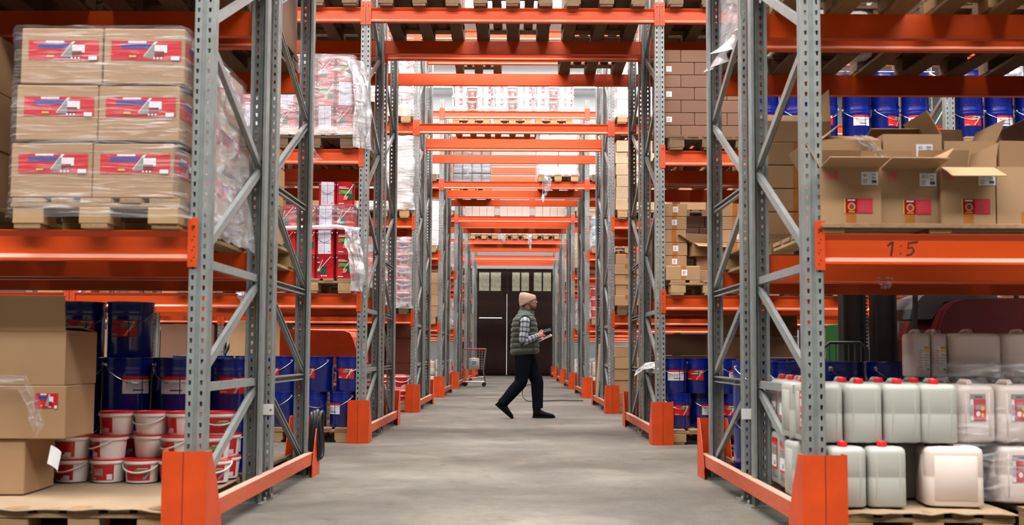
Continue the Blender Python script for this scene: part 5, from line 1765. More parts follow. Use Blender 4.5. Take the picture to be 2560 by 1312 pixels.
# blue drums on the second level, farther right (one bay and the next)
G6 = 'blue paint drums, second rack right second level'
n_ = 0
for bx_, cnt in ((2.55, 3), (3.47, 3)):
    for k_ in range(2):
        for i in range(cnt):
            drum(bx_ + 0.295 * i, Y0[1] + 0.16 + 0.03 * (i % 2), Z2 + PH + k_ * DH, f'blue drum, {posword(k_, 2, "z")} layer, {posword(i, 3, "x")}, {("first", "second")[n_]} group on right second level', (0.1, 0.5, -0.2)[i], ('drum_white', 'drum_white', 'drum_red')[(i + n_) % 3], G6)
    n_ += 1
pallet(slot(1, 2) + 0.05, yF(1), Z2, 'pallet under blue drums on right second level, third from aisle', 0, 'wood')
for j in range(2):
    pallet(4.86 + 0.93 * j, yF(1), Z2, 'pallet under blue drums beyond the outer right post, ' + ('left one', 'right one')[j], 0, 'wood')
for k_ in range(2):
    for i in range(4):
        drum(4.60 + 0.3 * i, Y0[1] + 0.16, Z2 + PH + k_ * DH, f'blue drum beyond the outer right post, {posword(k_, 2, "z")} layer, {posword(i, 4, "x")}', 0.2 * i - 0.1, ('drum_red', 'drum_white', 'drum_white', 'drum_white')[i], G6)
for i, bx_ in enumerate((2.4, 3.3)):
    mb = MB()
    for sg in (0, 1):
        mb.box(bx_, bx_ + 0.92, Y0[1] - 0.005, Y0[1] - 0.003, Z2 + PH + DH * (1.93) - 0.008, Z2 + PH + DH * 1.93)
    thing('strap', MB().box(bx_ + 0.02, bx_ + 0.9, Y0[1] - 0.004, Y0[1] - 0.001, Z2 + PH + DH * 1.93 - 0.008, Z2 + PH + DH * 1.93).mesh('strap', ['paper']), (0, 0, 0), f'white plastic strap round blue drums, {("left", "right")[i]} group, right second level', 'strap')
stack(lambda x, y, z, lab, i, j, k_, g: drum(x, y, z, lab, 0.2, None, g, False), slot(1, 1) - 0.26, yB(1) - 0.4, Z2 + PH, 3, 1, 2, 0.3, 0.3, DH, 'blue drum', 'rear of second rack, right second level', None, 0.004, G6)
drape([(4.95, Y0[1] - 0.01, Z2 + 0.95), (4.97, Y0[1] - 0.04, Z2 + 0.75), (5.0, Y0[1] - 0.03, Z2 + 0.55)], 0.3, 'clear film rag hung over blue drums at right', 'film_white', 15, 0.03, taper=0.7)
# plastic strip lying over a brace of the second rack
a = at(1640, 930, Y0[1] + 0.3)
drape([(P0 + 0.02, Y0[1] + 0.12, 0.755), (P0 - 0.02, Y0[1] + 0.45, 0.765), (P0 - 0.06, Y0[1] + 0.8, 0.745), (P0 - 0.13, Y0[1] + 1.02, 0.66)], 0.075, 'strip of white plastic lying over brace of right second rack', 'foam', 17, 0.01, (0.3, 0, 0.95))

# ================================================================== deeper racks
GW3 = 'white buckets with red rims, third rack left'
SETS = []
for s_ in (-1, 1):
    sd = 'left' if s_ < 0 else 'right'
    for rr in range(2, 7):
        for lv in range(0, 4):
            if lv == 3 and rr > 4:
                continue
            z = ZTOP[lv]
            far = rr > 2
            pallet(slot(s_, 0), yF(rr), z, f'pallet at {where(rr, s_, lv)}, front half, beside the aisle', 0, 'wood' if (rr + lv) % 3 else 'wood_old', far)
            if rr < 4 and lv > 0:
                pallet(slot(s_, 0), yB(rr), z, f'pallet at {where(rr, s_, lv, True)}, beside the aisle', 0, 'wood_old', True)


def wb(kind='bucket_rb', S=BKB, rot=0.25):
    return lambda x, y, z, lab, i, j, k_, g: bucket(S, x, y, z, lab, rot + random.uniform(-0.15, 0.15), kind, g)


def slab(s_, rr, lv, w_, h_, label, mt='cloth_white', front=0.05):
    x = s_ * (1.955 - 0.4 + w_ / 2) if s_ > 0 else -(1.955 - 0.4 + w_ / 2)
    carton(x, yF(rr) - 0.5 + 0.5, ZTOP[lv] + PH, w_, 1.0, h_, label, 0, mt)


# third rack left
stack(wb(), -1.66 - 0.285, Y0[2] + 0.13, Z1 + PH, 2, 1, 5, 0.285, 0.3, 0.192, 'white bucket with red rim under film', 'third rack left', None, 0.004, GW3)
wrap(-2.35, -1.5, Y0[2] - 0.05, Y0[2] + 1.05, Z1 + 0.08, Z1 + PH + 1.0, 'shiny film around white buckets, third rack left first level', 'film_thick', 41, 0.02, 0.06, 0.05)
stack(carton_fn(0.39, 0.5, 0.3, 'cloth_white'), -2.15, Y0[2] + 0.3, Z2 + PH + 0.1, 2, 1, 3, 0.4, 0.5, 0.302, 'white sack-like pack', 'third rack left second level', None, 0.004, 'white packs, third rack')
stack(carton_fn(0.79, 1.0, 0.1, 'card'), -1.95, Y0[2] + 0.5, Z2 + PH, 1, 1, 1, 0.4, 0.5, 0.3, 'flat brown layer under white packs', 'third rack left second level')
wrap(-2.36, -1.5, Y0[2] - 0.05, Y0[2] + 1.1, Z2 + 0.12, Z2 + PH + 1.1, 'creased white film sheet over packs, third rack left second level', 'film_white', 42, 0.03, 0.06, 0.04)
stack(wb('bucket_grey', BKW), -1.70 - 0.33, Y0[2] + 0.16, Z3 + PH + 0.12, 2, 1, 3, 0.33, 0.3, 0.27, 'white tub under film', 'third rack left third level', None, 0.004, 'white tubs, third rack left')
stack(carton_fn(0.79, 1.0, 0.12, 'card'), -1.95, Y0[2] + 0.5, Z3 + PH, 1, 1, 1, 0.4, 0.5, 0.3, 'flat brown layer under white tubs', 'third rack left third level')
wrap(-2.36, -1.5, Y0[2] - 0.05, Y0[2] + 1.1, Z3 + 0.1, Z3 + PH + 1.0, 'milky film over white tubs, third rack left third level', 'film_thick', 43, 0.025, 0.06, 0.04)
stack(wb('bucket_red'), -1.67 - 0.285, Y0[2] + 0.14, PH, 2, 1, 2, 0.285, 0.3, 0.205, 'red-label bucket', 'third rack left floor', None, 0.004, 'red-label buckets, third rack floor')
stack(carton_fn(0.4, 0.4, 0.19, 'card_red'), -1.76 - 0.41, Y0[2] + 0.75, PH, 2, 1, 6, 0.41, 0.4, 0.192, 'reddish brown carton', 'third rack left floor', None, 0.005, 'reddish cartons, third rack')
# third rack right
stack(carton_fn(0.36, 0.4, 0.152, 'card', 'part', [('qr_paper', 0.06, 0.06, 0.07, 0.08)]), 1.70, Y0[2] + 0.2, Z1 + PH, 2, 1, 5, 0.37, 0.4, 0.154, 'tan carton', 'right first level, third rack', None, 0.012, 'tan carton column, third rack right first level')
stack(carton_fn(0.4, 0.4, 0.172, 'board_pale', 'part', [('qr_paper', 0.05, 0.06, 0.12, 0.09)]), 1.74, Y0[2] + 0.2, Z2 + PH, 2, 1, 6, 0.41, 0.4, 0.175, 'pale tan carton', 'right second level, third rack', None, 0.012, 'pale carton column, third rack right second level')
stack(carton_fn(0.36, 0.4, 0.168, 'card'), 1.69, Y0[2] + 0.2, PH, 2, 1, 5, 0.37, 0.4, 0.17, 'brown carton', 'right floor, third rack', None, 0.01, 'brown carton column, third rack right floor')
stack(carton_fn(0.39, 0.5, 0.25, 'cloth_white'), 1.75, Y0[2] + 0.3, Z3 + PH, 2, 1, 3, 0.4, 0.5, 0.252, 'white pack under film', 'right third level, third rack', None, 0.004, 'white packs, third rack')
wrap(1.5, 2.36, Y0[2] - 0.05, Y0[2] + 1.1, Z3 + 0.1, Z3 + PH + 0.9, 'milky film over white packs, third rack right third level', 'film_thick', 44, 0.03, 0.06, 0.04)
pallet(-0.62, yB(2), Z4, 'dark pallet high over the aisle, third rack rear top level', 0, 'wood_old')
# pale board leaning against the third rack on the right
a = at(1488, 1000, Y0[2] + 2.2)
bd = thing('leaning_board', MB().cbox(-0.012, 0.012, -0.16, 0.16, 0, 0.95, 0.003).mesh('leaning_board', ['board_pale']), (a.x - 0.01, Y0[2] + 1.75, 0.09), 'pale wooden board leaning upright by right post of third rack', 'board')
bd.rotation_euler = (0.0, 0.06, 0.0)
# fourth rack: loads over the aisle
for i, x in enumerate((-0.91, 0.88)):
    pallet(x, (yB, yF)[i](3), Z3, f'pallet over the aisle, fourth rack, under {("grey canisters", "film-wrapped sacks")[i]}', 0, 'wood')
GC = 'grey canisters over the aisle'
for k_ in range(3):
    for i in range(4):
        jerrycan(FCAN, -1.22 + 0.205 * i, Y0[3] + 0.1 + FD + GAP, Z3 + PH + 0.262 * k_, f'grey canister over the aisle, {posword(k_, 3, "z")} layer, {posword(i, 4, "x")}', 0, None, h=0.26, group=GC)
wrap(-1.34, -0.49, Y0[3] - 0.05 + FD + GAP, Y0[3] + 1.0 + FD + GAP, Z3 + PH, Z3 + PH + 0.82, 'clear film around grey canisters over the aisle', 'film', 51, 0.014, 0.05, 0.02)
stack(carton_fn(0.36, 0.5, 0.2, 'cloth_white'), 0.70, Y0[3] + 0.32, Z3 + PH, 2, 1, 4, 0.37, 0.5, 0.202, 'greyish pack under film', 'right load over the aisle, fourth rack', None, 0.01, 'packs over the aisle')
wrap(0.46, 1.30, Y0[3] - 0.05, Y0[3] + 1.0, Z3 + 0.12, Z3 + PH + 0.9, 'milky film around right load over the aisle, fourth rack', 'film_thick', 52, 0.03, 0.06, 0.03)
drape([(0.6, Y0[3] - 0.06, Z3 + 0.25), (0.68, Y0[3] - 0.1, Z3 + 0.0), (0.62, Y0[3] - 0.1, Z3 - 0.3)], 0.25, 'crumpled film tail hanging from right load over the aisle', 'film_thick', 53, 0.05, taper=0.2)
mb = MB()
mb.tube([(0.575, Y0[3] - 0.09, Z3 + 0.0), (0.57, Y0[3] - 0.09, Z3 - 0.25), (0.575, Y0[3] - 0.09, Z3 - 0.32)], 0.006, 5)
mb.tube([(0.575, Y0[3] - 0.09, Z3 - 0.26), (0.575, Y0[3] - 0.09, Z3 - 0.34), (0.58, Y0[3] - 0.09, Z3 - 0.42)], [0.008, 0.035, 0.01], 8)
thing('film_knot', mb.mesh('film_knot', ['film_white']), (0, 0, 0), 'twisted film knot dangling below orange beam over the aisle', 'film')
GBW = 'white tubs on top level over the aisle'
for b_, xc_ in enumerate((-0.93, -0.05, 0.84)):
    pallet(xc_, yB(3), Z4, f'pallet on top level over the aisle, fourth rack, {posword(b_, 3, "x")}', 0, 'wood')
    for k_ in range(3):
        for i in range(3):
            bucket(BKW if i != 1 else BKB, xc_ - 0.27 + 0.27 * i + (0.0 if i != 1 else 0.0), Y0[3] + FD + GAP + (0.18 if i != 1 else 0.42), Z4 + PH + 0.272 * k_, f'white tub, {posword(b_, 3, "x")} load, {posword(k_, 3, "z")} layer, {posword(i, 3, "x")}, top level over aisle',
                   0.3 * (i - 1), 'bucket_grey' if i != 1 else 'bucket_pale', GBW, handle=False)
    if b_:
        wrap(xc_ - 0.44, xc_ + 0.44, Y0[3] + FD + GAP - 0.02, Y0[3] + FD + GAP + 0.9, Z4 + PH, Z4 + PH + 0.83, f'clear film around white tubs on top level, {("", "centre", "right")[b_]} load', 'film', 55 + b_, 0.014, 0.08, 0.02)
# fifth and sixth rack: white boxes over the aisle
for rr in (4, 5):
    for b_, xc_ in enumerate((-0.93, 0.0, 0.93)):
        pallet(xc_, yB(rr) if rr == 4 else yF(rr), Z3, f'pallet over the aisle, {RACK[rr]} rack, {posword(b_, 3, "x")}', 0, 'wood')
        for k_ in range(2):
            for i in range(4):
                carton(xc_ - 0.29 + 0.195 * i, Y0[rr] + (0.15 if rr == 5 else FD + GAP + 0.15), Z3 + PH + 0.25 * k_, 0.19, 0.4, 0.248, f'white box over the aisle, {RACK[rr]} rack, {posword(b_, 3, "x")} pallet, {posword(k_, 2, "z")}, {posword(i, 4, "x")}', 0, 'hdpe_white', None, (), 'white boxes over the aisle', 'white_box')
for i, p_ in enumerate((1258, 1323)):
    a = at(p_, 600, Y0[5] - 0.06)
    drape([(a.x, a.y, Z3 + 0.15), (a.x + 0.01, a.y - 0.02, Z3 - 0.02), (a.x + 0.03, a.y - 0.02, Z3 - (0.12, 0.34)[i])], 0.16, f'white film scrap hanging over the aisle, sixth rack, {("left", "right")[i]} one', 'film_white', 60 + i, 0.03, taper=0.3)
# side loads along the aisle, fourth rack and beyond
GSD = 'loads beside the aisle deep in the hall'
lay = {
    (-1, 3): [('wcan', 2), ('card', 4), ('cloth', 3), ('cloth', 3)], (1, 3): [('wcan', 2), ('red', 3), ('blue', 3), ('cloth', 3)],
    (-1, 4): [('wcan', 2), ('rb', 3), ('rb', 3), ('cloth', 2)], (1, 4): [('cloth', 2), ('rb', 3), ('pale', 4), ('pale', 3)],
    (-1, 5): [('red', 2), ('wcan', 3), ('rb', 3)], (1, 5): [('rb', 2), ('red', 3), ('pale', 3)],
    (-1, 6): [('rb', 2), ('card', 3), ('rb', 3)], (1, 6): [('card', 2), ('rb', 3), ('card', 3)]}
for (s_, rr), lst in lay.items():
    sd = 'left' if s_ < 0 else 'right'
    for lv, (kd_, n_) in enumerate(lst):
        x = s_ * 1.70
        z = ZTOP[lv] + PH
        for k_ in range(n_):
            tail = f'{posword(k_, n_, "z")}, {sd} {LEV[lv]}, {RACK[rr]} rack'
            y = Y0[rr] + 0.2
            if kd_ == 'wcan':
                for j in range(2):
                    jerrycan(TCAN, x + s_ * 0.21 * j - s_ * 0.04, y, z + 0.295 * k_, f'white canister, {("inner", "outer")[j]}, {tail}', 0, None, h=0.295, group=GSD)
            elif kd_ in ('card', 'pale'):
                carton(x, y + 0.02, z + 0.222 * k_, 0.4, 0.4, 0.22, f'{("tan", "pale")[kd_ == "pale"]} carton, {tail}', random.uniform(-0.06, 0.06), 'card' if kd_ == 'card' else 'board_pale', None, (), GSD)
            elif kd_ == 'cloth':
                carton(x, y + 0.1, z + 0.3 * k_, 0.38, 0.6, 0.298, f'white pack, {tail}', 0, 'cloth_white', None, (), GSD)
            elif kd_ == 'blue':
                bucket(FBK['blue'], x, y, z + 0.205 * k_, f'white bucket with blue label, {tail}', 0.4, None, GSD)
            else:
                for j in range(2):
                    bucket(FBK[kd_], x + s_ * 0.28 * j - s_ * 0.02, y, z + 0.205 * k_, f'white bucket with red {("lid", "label")[kd_ == "red"]}, {("inner", "outer")[j]}, {tail}', 0.3 * s_, None, GSD)
        if kd_ in ('cloth', 'blue', 'rb') and rr < 5:
            wrap(s_ * 1.955 - 0.43, s_ * 1.955 + 0.43, Y0[rr] - 0.02, Y0[rr] + 0.9, z - 0.1, z + n_ * (0.3 if kd_ == 'cloth' else 0.205) + 0.02, f'film around {sd} {LEV[lv]} load, {RACK[rr]} rack', 'film_thick', rr * 10 + lv + s_, 0.02, 0.06, 0.03)

# far side bays of the third rack: cartons and pallets that close the view
for s_ in (-1, 1):
    sd = ('left', 'right')[s_ > 0]
    for i in range(1, 6):
        xx = slot(s_, i) + (s_ * 0.1 if i > 2 else 0)
        for lv in range(0, 3):
            pallet(xx, yF(2), ZTOP[lv], f'pallet in {ORD[i]} slot from aisle, {sd} {LEV[lv]}, third rack', 0, 'wood_old', True)
            for k_ in range(2):
                for j in range(2):
                    hh = (0.42, 0.30, 0.34)[(i + lv) % 3] if lv else (0.57, 0.53, 0.60)[i % 3]
                    carton(xx - 0.2 + 0.4 * j, yF(2) - 0.2, ZTOP[lv] + PH + hh * k_, 0.39, 0.7, hh - 0.004, f'{("brown", "tan")[(i + k_) % 2]} carton, {ORD[i]} slot from aisle, {sd} {LEV[lv]}, third rack, {("bottom", "top")[k_]} {("left", "right")[j]}', 0.01, ('card_brown', 'card')[(i + k_) % 2], None, (), 'cartons far out on the third rack')

# ================================================================== forklift behind the right drums
fk = thing('forklift', None, (0, 0, 0), 'red forklift, colour darkened for shade, parked behind the right jerrycans and blue drums', 'forklift')
yk = 8.45
pxm = lambda p_, q_=800, Y=yk: at(p_, q_, Y)
for i, (p0, p1) in enumerate(((2100, 2156), (2178, 2232))):
    x0, x1 = pxm(p0).x, pxm(p1).x
    mbb = MB()
    mbb.box(x0, x1, yk - 0.05, yk + 0.05, 0.05, 2.1)
    mbb.box(x0, x0 + 0.02, yk - 0.09, yk - 0.05, 0.05, 2.1)
    mbb.box(x1 - 0.02, x1, yk - 0.09, yk - 0.05, 0.05, 2.1)
    ob('mast_rail', mbb.mesh('mast_rail', ['fork_dark']), fk)
mb = MB()
for k_ in range(60):
    mb.box(pxm(2164).x - 0.012, pxm(2164).x + 0.012, yk - 0.02, yk + 0.01, 0.3 + k_ * 0.03, 0.318 + k_ * 0.03)
ch = ob('chain', mb.mesh('chain', ['fork_grey']), fk)
ch['kind'] = 'stuff'
ob('mast_crossbar', MB().box(pxm(2100).x, pxm(2232).x, yk + 0.05, yk + 0.1, 1.75, 1.9).mesh('mast_crossbar', ['fork_dark']), fk)
# load backrest
x0, x1 = pxm(2058, 860, yk - 0.35).x, pxm(2168, 860, yk - 0.35).x
zt_ = pxm(2100, 856, yk - 0.35).z
mb = MB()
mb.tube([(x0, yk - 0.35, 0.2), (x0, yk - 0.35, zt_ - 0.05), (x0 + 0.05, yk - 0.35, zt_), (x1 - 0.06, yk - 0.35, zt_), (x1, yk - 0.35, zt_ - 0.06), (x1, yk - 0.35, 0.2)], 0.014, 8)
ob('backrest_frame', mb.mesh('backrest_frame', ['fork_dark'], smooth=60), fk)
for i in range(6):
    xx = x0 + (x1 - x0) * (i + 1) / 7
    ob('backrest_bar', MB().box(xx - 0.004, xx + 0.004, yk - 0.355, yk - 0.345, 0.25, zt_).mesh('backrest_bar', ['fork_grey']), fk)
# body: red side panel with a rounded front
P_ = lambda p_, q_: (pxm(p_, q_).x, pxm(p_, q_).z)
hull = [(P_(2284, 850)[0], 0.35), P_(2288, 850), P_(2300, 810), P_(2312, 780), P_(2330, 762), P_(2356, 754), P_(2526, 752), (P_(2526, 800)[0], 0.35)]
ob('side_panel', MB().prism(hull, 'y', yk - 0.42, yk + 0.42).mesh('side_panel', ['fork_red_shaded'], fix=True), fk)
mb = MB()
seat = [P_(2246, 800), P_(2250, 775), P_(2275, 745), P_(2300, 735), P_(2455, 738), P_(2460, 752), P_(2330, 758), P_(2300, 800)]
ob('seat', mb.prism(seat, 'y', yk - 0.25, yk + 0.25).mesh('seat', ['fork_grey'], fix=True), fk)
ob('chassis', MB().cbox(P_(2200, 800)[0], P_(2560, 800)[0] + 0.8, yk - 0.4, yk + 0.4, 0.22, 0.75, 0.04).mesh('chassis', ['fork_dark']), fk)
ob('counterweight', MB().cbox(P_(2530, 800)[0], P_(2530, 800)[0] + 0.7, yk - 0.45, yk + 0.45, 0.3, 1.2, 0.08).mesh('counterweight', ['fork_dark']), fk)
for x in (P_(2260, 900)[0], P_(2560, 900)[0] + 0.3):
    for sg in (-1, 1):
        ob('wheel', MB().lathe([(0.05, -0.09), (0.24, -0.09), (0.27, -0.05), (0.27, 0.05), (0.24, 0.09), (0.05, 0.09)], 22).mesh('wheel', ['rubber'], smooth=40), fk, (x, yk + sg * 0.42, 0.27), (pi / 2, 0, 0))
mb = MB()
for x in (P_(2238, 800)[0], P_(2560, 800)[0] + 0.1):
    for sg in (-1, 1):
        mb.tube([(x, yk + sg * 0.38, 0.7), (x + 0.05, yk + sg * 0.36, 2.05)], 0.02, 6)
ob('overhead_guard', mb.cbox(P_(2238, 800)[0], P_(2560, 800)[0] + 0.2, yk - 0.4, yk + 0.4, 2.04, 2.08, 0.01).mesh('overhead_guard', ['fork_dark']), fk)
for sg in (-1, 1):
    ob('fork', MB().box(x0 - 0.9, x0 + 0.03, yk - 0.35 + sg * 0.02 - 0.05 + (0.3 if sg > 0 else 0), yk - 0.25 + sg * 0.02 + (0.3 if sg > 0 else 0), 0.06, 0.1).mesh('fork', ['fork_dark']), fk)
a = at(2080, 840, 9.3)
thing('green_crate', MB().cbox(-0.12, 0.12, -0.2, 0.2, 0, 1.16, 0.01).mesh('green_crate', ['green_pl']), (a.x + 0.12, 9.3, 0), 'green plastic crate stack partly hidden behind forklift mast', 'crate')

# ================================================================== shopping cart by the fifth rack
yq = 26.7
ca = at(1187, 930, yq)
ct = thing('shopping_cart', None, (ca.x, yq, 0), 'wire shopping cart carrying a white canister in the aisle', 'cart')
mb = MB()
L2, Wd, zb, zt = 0.30, 0.24, 0.46, 0.98
def wire(p, q, r_=0.004):
    mb.tube([p, q], r_, 4)
for f_ in [i / 8 for i in range(9)]:
    z = zb + (zt - zb) * f_
    sx = 0.04 * f_
    for sg in (-1, 1):
        wire((-L2, sg * Wd, z), (L2 - 0.05 + sx, sg * Wd, z))
    wire((-L2, -Wd, z), (-L2, Wd, z))
    wire((L2 - 0.05 + sx, -Wd, z), (L2 - 0.05 + sx, Wd, z))
for f_ in [i / 8 for i in range(9)]:
    x = -L2 + (2 * L2 - 0.05) * f_
    for sg in (-1, 1):
        wire((x, sg * Wd, zb), (x * 1.05, sg * Wd, zt))
    wire((x, -Wd, zb), (x, Wd, zb))
    y = -Wd + 2 * Wd * f_
    wire((-L2, y, zb), (-L2, y, zt))
ob('basket', mb.mesh('basket', ['steel']), ct)
mb = MB()
for sg in (-1, 1):
    mb.tube([(-L2, sg * Wd, 0.12), (L2 - 0.02, sg * Wd, 0.12)], 0.011, 6)
    mb.tube([(L2 - 0.02, sg * Wd, 0.12), (L2 - 0.08, sg * Wd, 0.46), (L2 + 0.0, sg * Wd, 1.0)], 0.011, 6)
    mb.tube([(-L2 + 0.05, sg * Wd, 0.12), (-L2 + 0.02, sg * Wd, 0.46)], 0.011, 6)
mb.tube([(-L2, -Wd, 0.2), (L2 - 0.06, -Wd, 0.26)], 0.006, 5)
mb.tube([(-L2, -Wd, 0.12), (-L2, Wd, 0.12)], 0.011, 6)
ob('frame', mb.mesh('frame', ['steel'], smooth=60), ct)
ob('push_bar', MB().tube([(-L2, -Wd - 0.02, zt + 0.015), (L2, -Wd - 0.02, zt + 0.015)], 0.014, 8).mesh('push_bar', ['red_pl']), ct)
WH = MB().lathe([(0.01, -0.014), (0.05, -0.014), (0.055, 0), (0.05, 0.014), (0.01, 0.014)], 16).mesh('castor', ['rubber'], smooth=40)
for sx in (-1, 1):
    for sg in (-1, 1):
        ob('castor', WH, ct, (sx * (L2 - 0.05), sg * Wd, 0.055), (pi / 2, 0, 0.2 * sx))
jerrycan(WCAN, ca.x - 0.02, yq - 0.02, zb + 0.005, 'white canister with blue square label lying in shopping cart', 0, None, h=0.3,
         labs=[(art('qr_paper', 0.01, 0.01), (0, -0.112, 0.2), (0, 0, 0))])
lb = MB().box(-0.055, 0.055, -0.114, -0.1125, 0.1, 0.21).mesh('label', ['lab_cyan'])
ob('label', lb, [o for o in COL.objects if o.get('label', '').startswith('white canister with blue square')][0])

# ================================================================== loose cable on the floor
mb = MB()
a = at(1310, 955, 20.3)
pts = []
for i in range(20):
    t_ = 0.5 + i / 19 * 4.2
    pts.append((0.30 + 0.13 * cos(t_), 18.2 + 0.25 * sin(t_) * 0.4, 0.16 + 0.145 * sin(t_)))
mb.tube(pts + [(0.42, 18.2, 0.012), (0.9, 18.6, 0.012), (1.3, 18.5, 0.012)], 0.009, 6)
thing('cable', mb.mesh('cable', ['cable'], smooth=60), (0, 0, 0), 'dark looped cable on the floor behind the walking person', 'cable')

# ================================================================== the walking person
YP = 13.55
pp = at(1310, 1043, YP)
PX = pp.x
HIPZ = 0.90


def remesh(me, vox, name, mats, smooth_it=3, fac=0.5):
    o = bpy.data.objects.new('tmp', me)
    COL.objects.link(o)
    md = o.modifiers.new('r', 'REMESH')
    md.mode = 'VOXEL'
    md.voxel_size = vox
    md.use_smooth_shade = True
    if smooth_it:
        sm = o.modifiers.new('s', 'SMOOTH')
        sm.iterations = smooth_it
        sm.factor = fac
    dg = bpy.context.evaluated_depsgraph_get()
    m2 = bpy.data.meshes.new_from_object(o.evaluated_get(dg))
    bpy.data.objects.remove(o)
    m2.name = name
    m2.materials.clear()
    for x in mats:
        m2.materials.append(MATS[x])
    m2.polygons.foreach_set('use_smooth', [True] * len(m2.polygons))
    m2.update()
    return m2


def smoothpath(P, n=6):
    V = [Vector(p) for p in P]
    out = []
    for i in range(len(V) - 1):
        p0, p1, p2, p3 = V[max(i - 1, 0)], V[i], V[i + 1], V[min(i + 2, len(V) - 1)]
        for k_ in range(n):
            t_ = k_ / n
            out.append(0.5 * ((2 * p1) + (-p0 + p2) * t_ + (2 * p0 - 5 * p1 + 4 * p2 - p3) * t_ ** 2 + (-p0 + 3 * p1 - 3 * p2 + p3) * t_ ** 3))
    out.append(V[-1])
    return out


def interp(vals, n):
    out = []
    for i in range(len(vals) - 1):
        for k_ in range(n):
            out.append(vals[i] + (vals[i + 1] - vals[i]) * k_ / n)
    out.append(vals[-1])
    return out


def limb(mb, P, rad, seg=16, n=6, m=0):
    mb.tube(smoothpath(P, n), interp(rad, n), seg, m)


def hring(cx, cy_, z, a, b_, n=28, slope=0.0, sq=2.3):
    pts = []
    for i in range(n):
        t_ = 2 * pi * i / n
        c_, s_ = cos(t_), sin(t_)
        x = a * abs(c_) ** (2 / sq) * (1 if c_ >= 0 else -1)
        y = b_ * abs(s_) ** (2 / sq) * (1 if s_ >= 0 else -1)
        pts.append((cx + x, cy_ + y, z + slope * x))
    return pts


# --- body: head, neck, trunk, arms, hands, legs as one skin
mb = MB()
head = [(1.476, 0.085, 0.142, 0.026), (1.486, 0.05, 0.151, 0.042), (1.502, 0.02, 0.156, 0.052), (1.522, -0.005, 0.155, 0.06), (1.545, -0.03, 0.154, 0.067), (1.57, -0.045, 0.151, 0.072), (1.592, -0.053, 0.146, 0.074),
        (1.612, -0.058, 0.151, 0.075), (1.64, -0.06, 0.146, 0.075), (1.665, -0.05, 0.128, 0.068), (1.685, -0.02, 0.095, 0.05), (1.694, 0.01, 0.06, 0.025)]
mb.rings([hring((xb_ + xf_) / 2, 0, z, (xf_ - xb_) / 2, hw, 24, 0, 2.2) for z, xb_, xf_, hw in head])
mb.tube([(0.146, 0, 1.606), (0.157, 0, 1.586), (0.168, 0, 1.569), (0.154, 0, 1.556)], [0.009, 0.0115, 0.0135, 0.008], 10)       # nose
for sg in (-1, 1):
    mb.tube([(0.16, sg * 0.008, 1.564), (0.154, sg * 0.014, 1.562)], [0.008, 0.006], 8)
    mb.tube([(0.140, sg * 0.046, 1.616), (0.15, sg * 0.028, 1.619), (0.154, sg * 0.01, 1.616)], [0.007, 0.009, 0.008], 8)     # brow
    mb.tube([(0.13, sg * 0.05, 1.575), (0.138, sg * 0.04, 1.57)], [0.014, 0.012], 8)      # cheek
    mb.rings([[(0.045 + 0.019 * f_ * cos(t_) + 0.004, sg * (0.072 + d_), 1.575 + 0.031 * f_ * sin(t_)) for t_ in [2 * pi * i / 12 for i in range(12)]] for f_, d_ in ((0.6, -0.01), (1.0, 0.006), (0.9, 0.014), (0.5, 0.012))])
mb.tube([(0.151, -0.022, 1.537), (0.159, 0, 1.538), (0.151, 0.022, 1.537)], [0.005, 0.008, 0.005], 8)     # upper lip
mb.tube([(0.150, -0.018, 1.528), (0.158, 0, 1.527), (0.150, 0.018, 1.528)], [0.005, 0.008, 0.005], 8)     # lower lip
limb(mb, [(0.0, 0, 1.36), (0.018, 0, 1.43), (0.038, 0, 1.50), (0.045, 0, 1.55)], [0.07, 0.06, 0.058, 0.058])
mb.rings([hring(0.0, 0, z, a, b_, 24) for z, a, b_ in ((0.84, 0.10, 0.15), (0.95, 0.11, 0.155), (1.1, 0.105, 0.14), (1.25, 0.11, 0.155), (1.34, 0.10, 0.15), (1.39, 0.07, 0.10))])
SH_R, EL_R, WR_R = Vector((0.0, -0.185, 1.325)), Vector((0.0, -0.235, 1.045)), Vector((0.178, -0.135, 1.108))
SH_L, EL_L, WR_L = Vector((0.01, 0.185, 1.325)), Vector((0.03, 0.235, 1.05)), Vector((0.215, 0.10, 1.065))
for S_, E_, W_ in ((SH_R, EL_R, WR_R), (SH_L, EL_L, WR_L)):
    limb(mb, [S_ + Vector((0, 0, 0.01)), S_.lerp(E_, 0.5), E_], [0.05, 0.044, 0.038])
    limb(mb, [E_, E_.lerp(W_, 0.4), W_], [0.038, 0.037, 0.025])


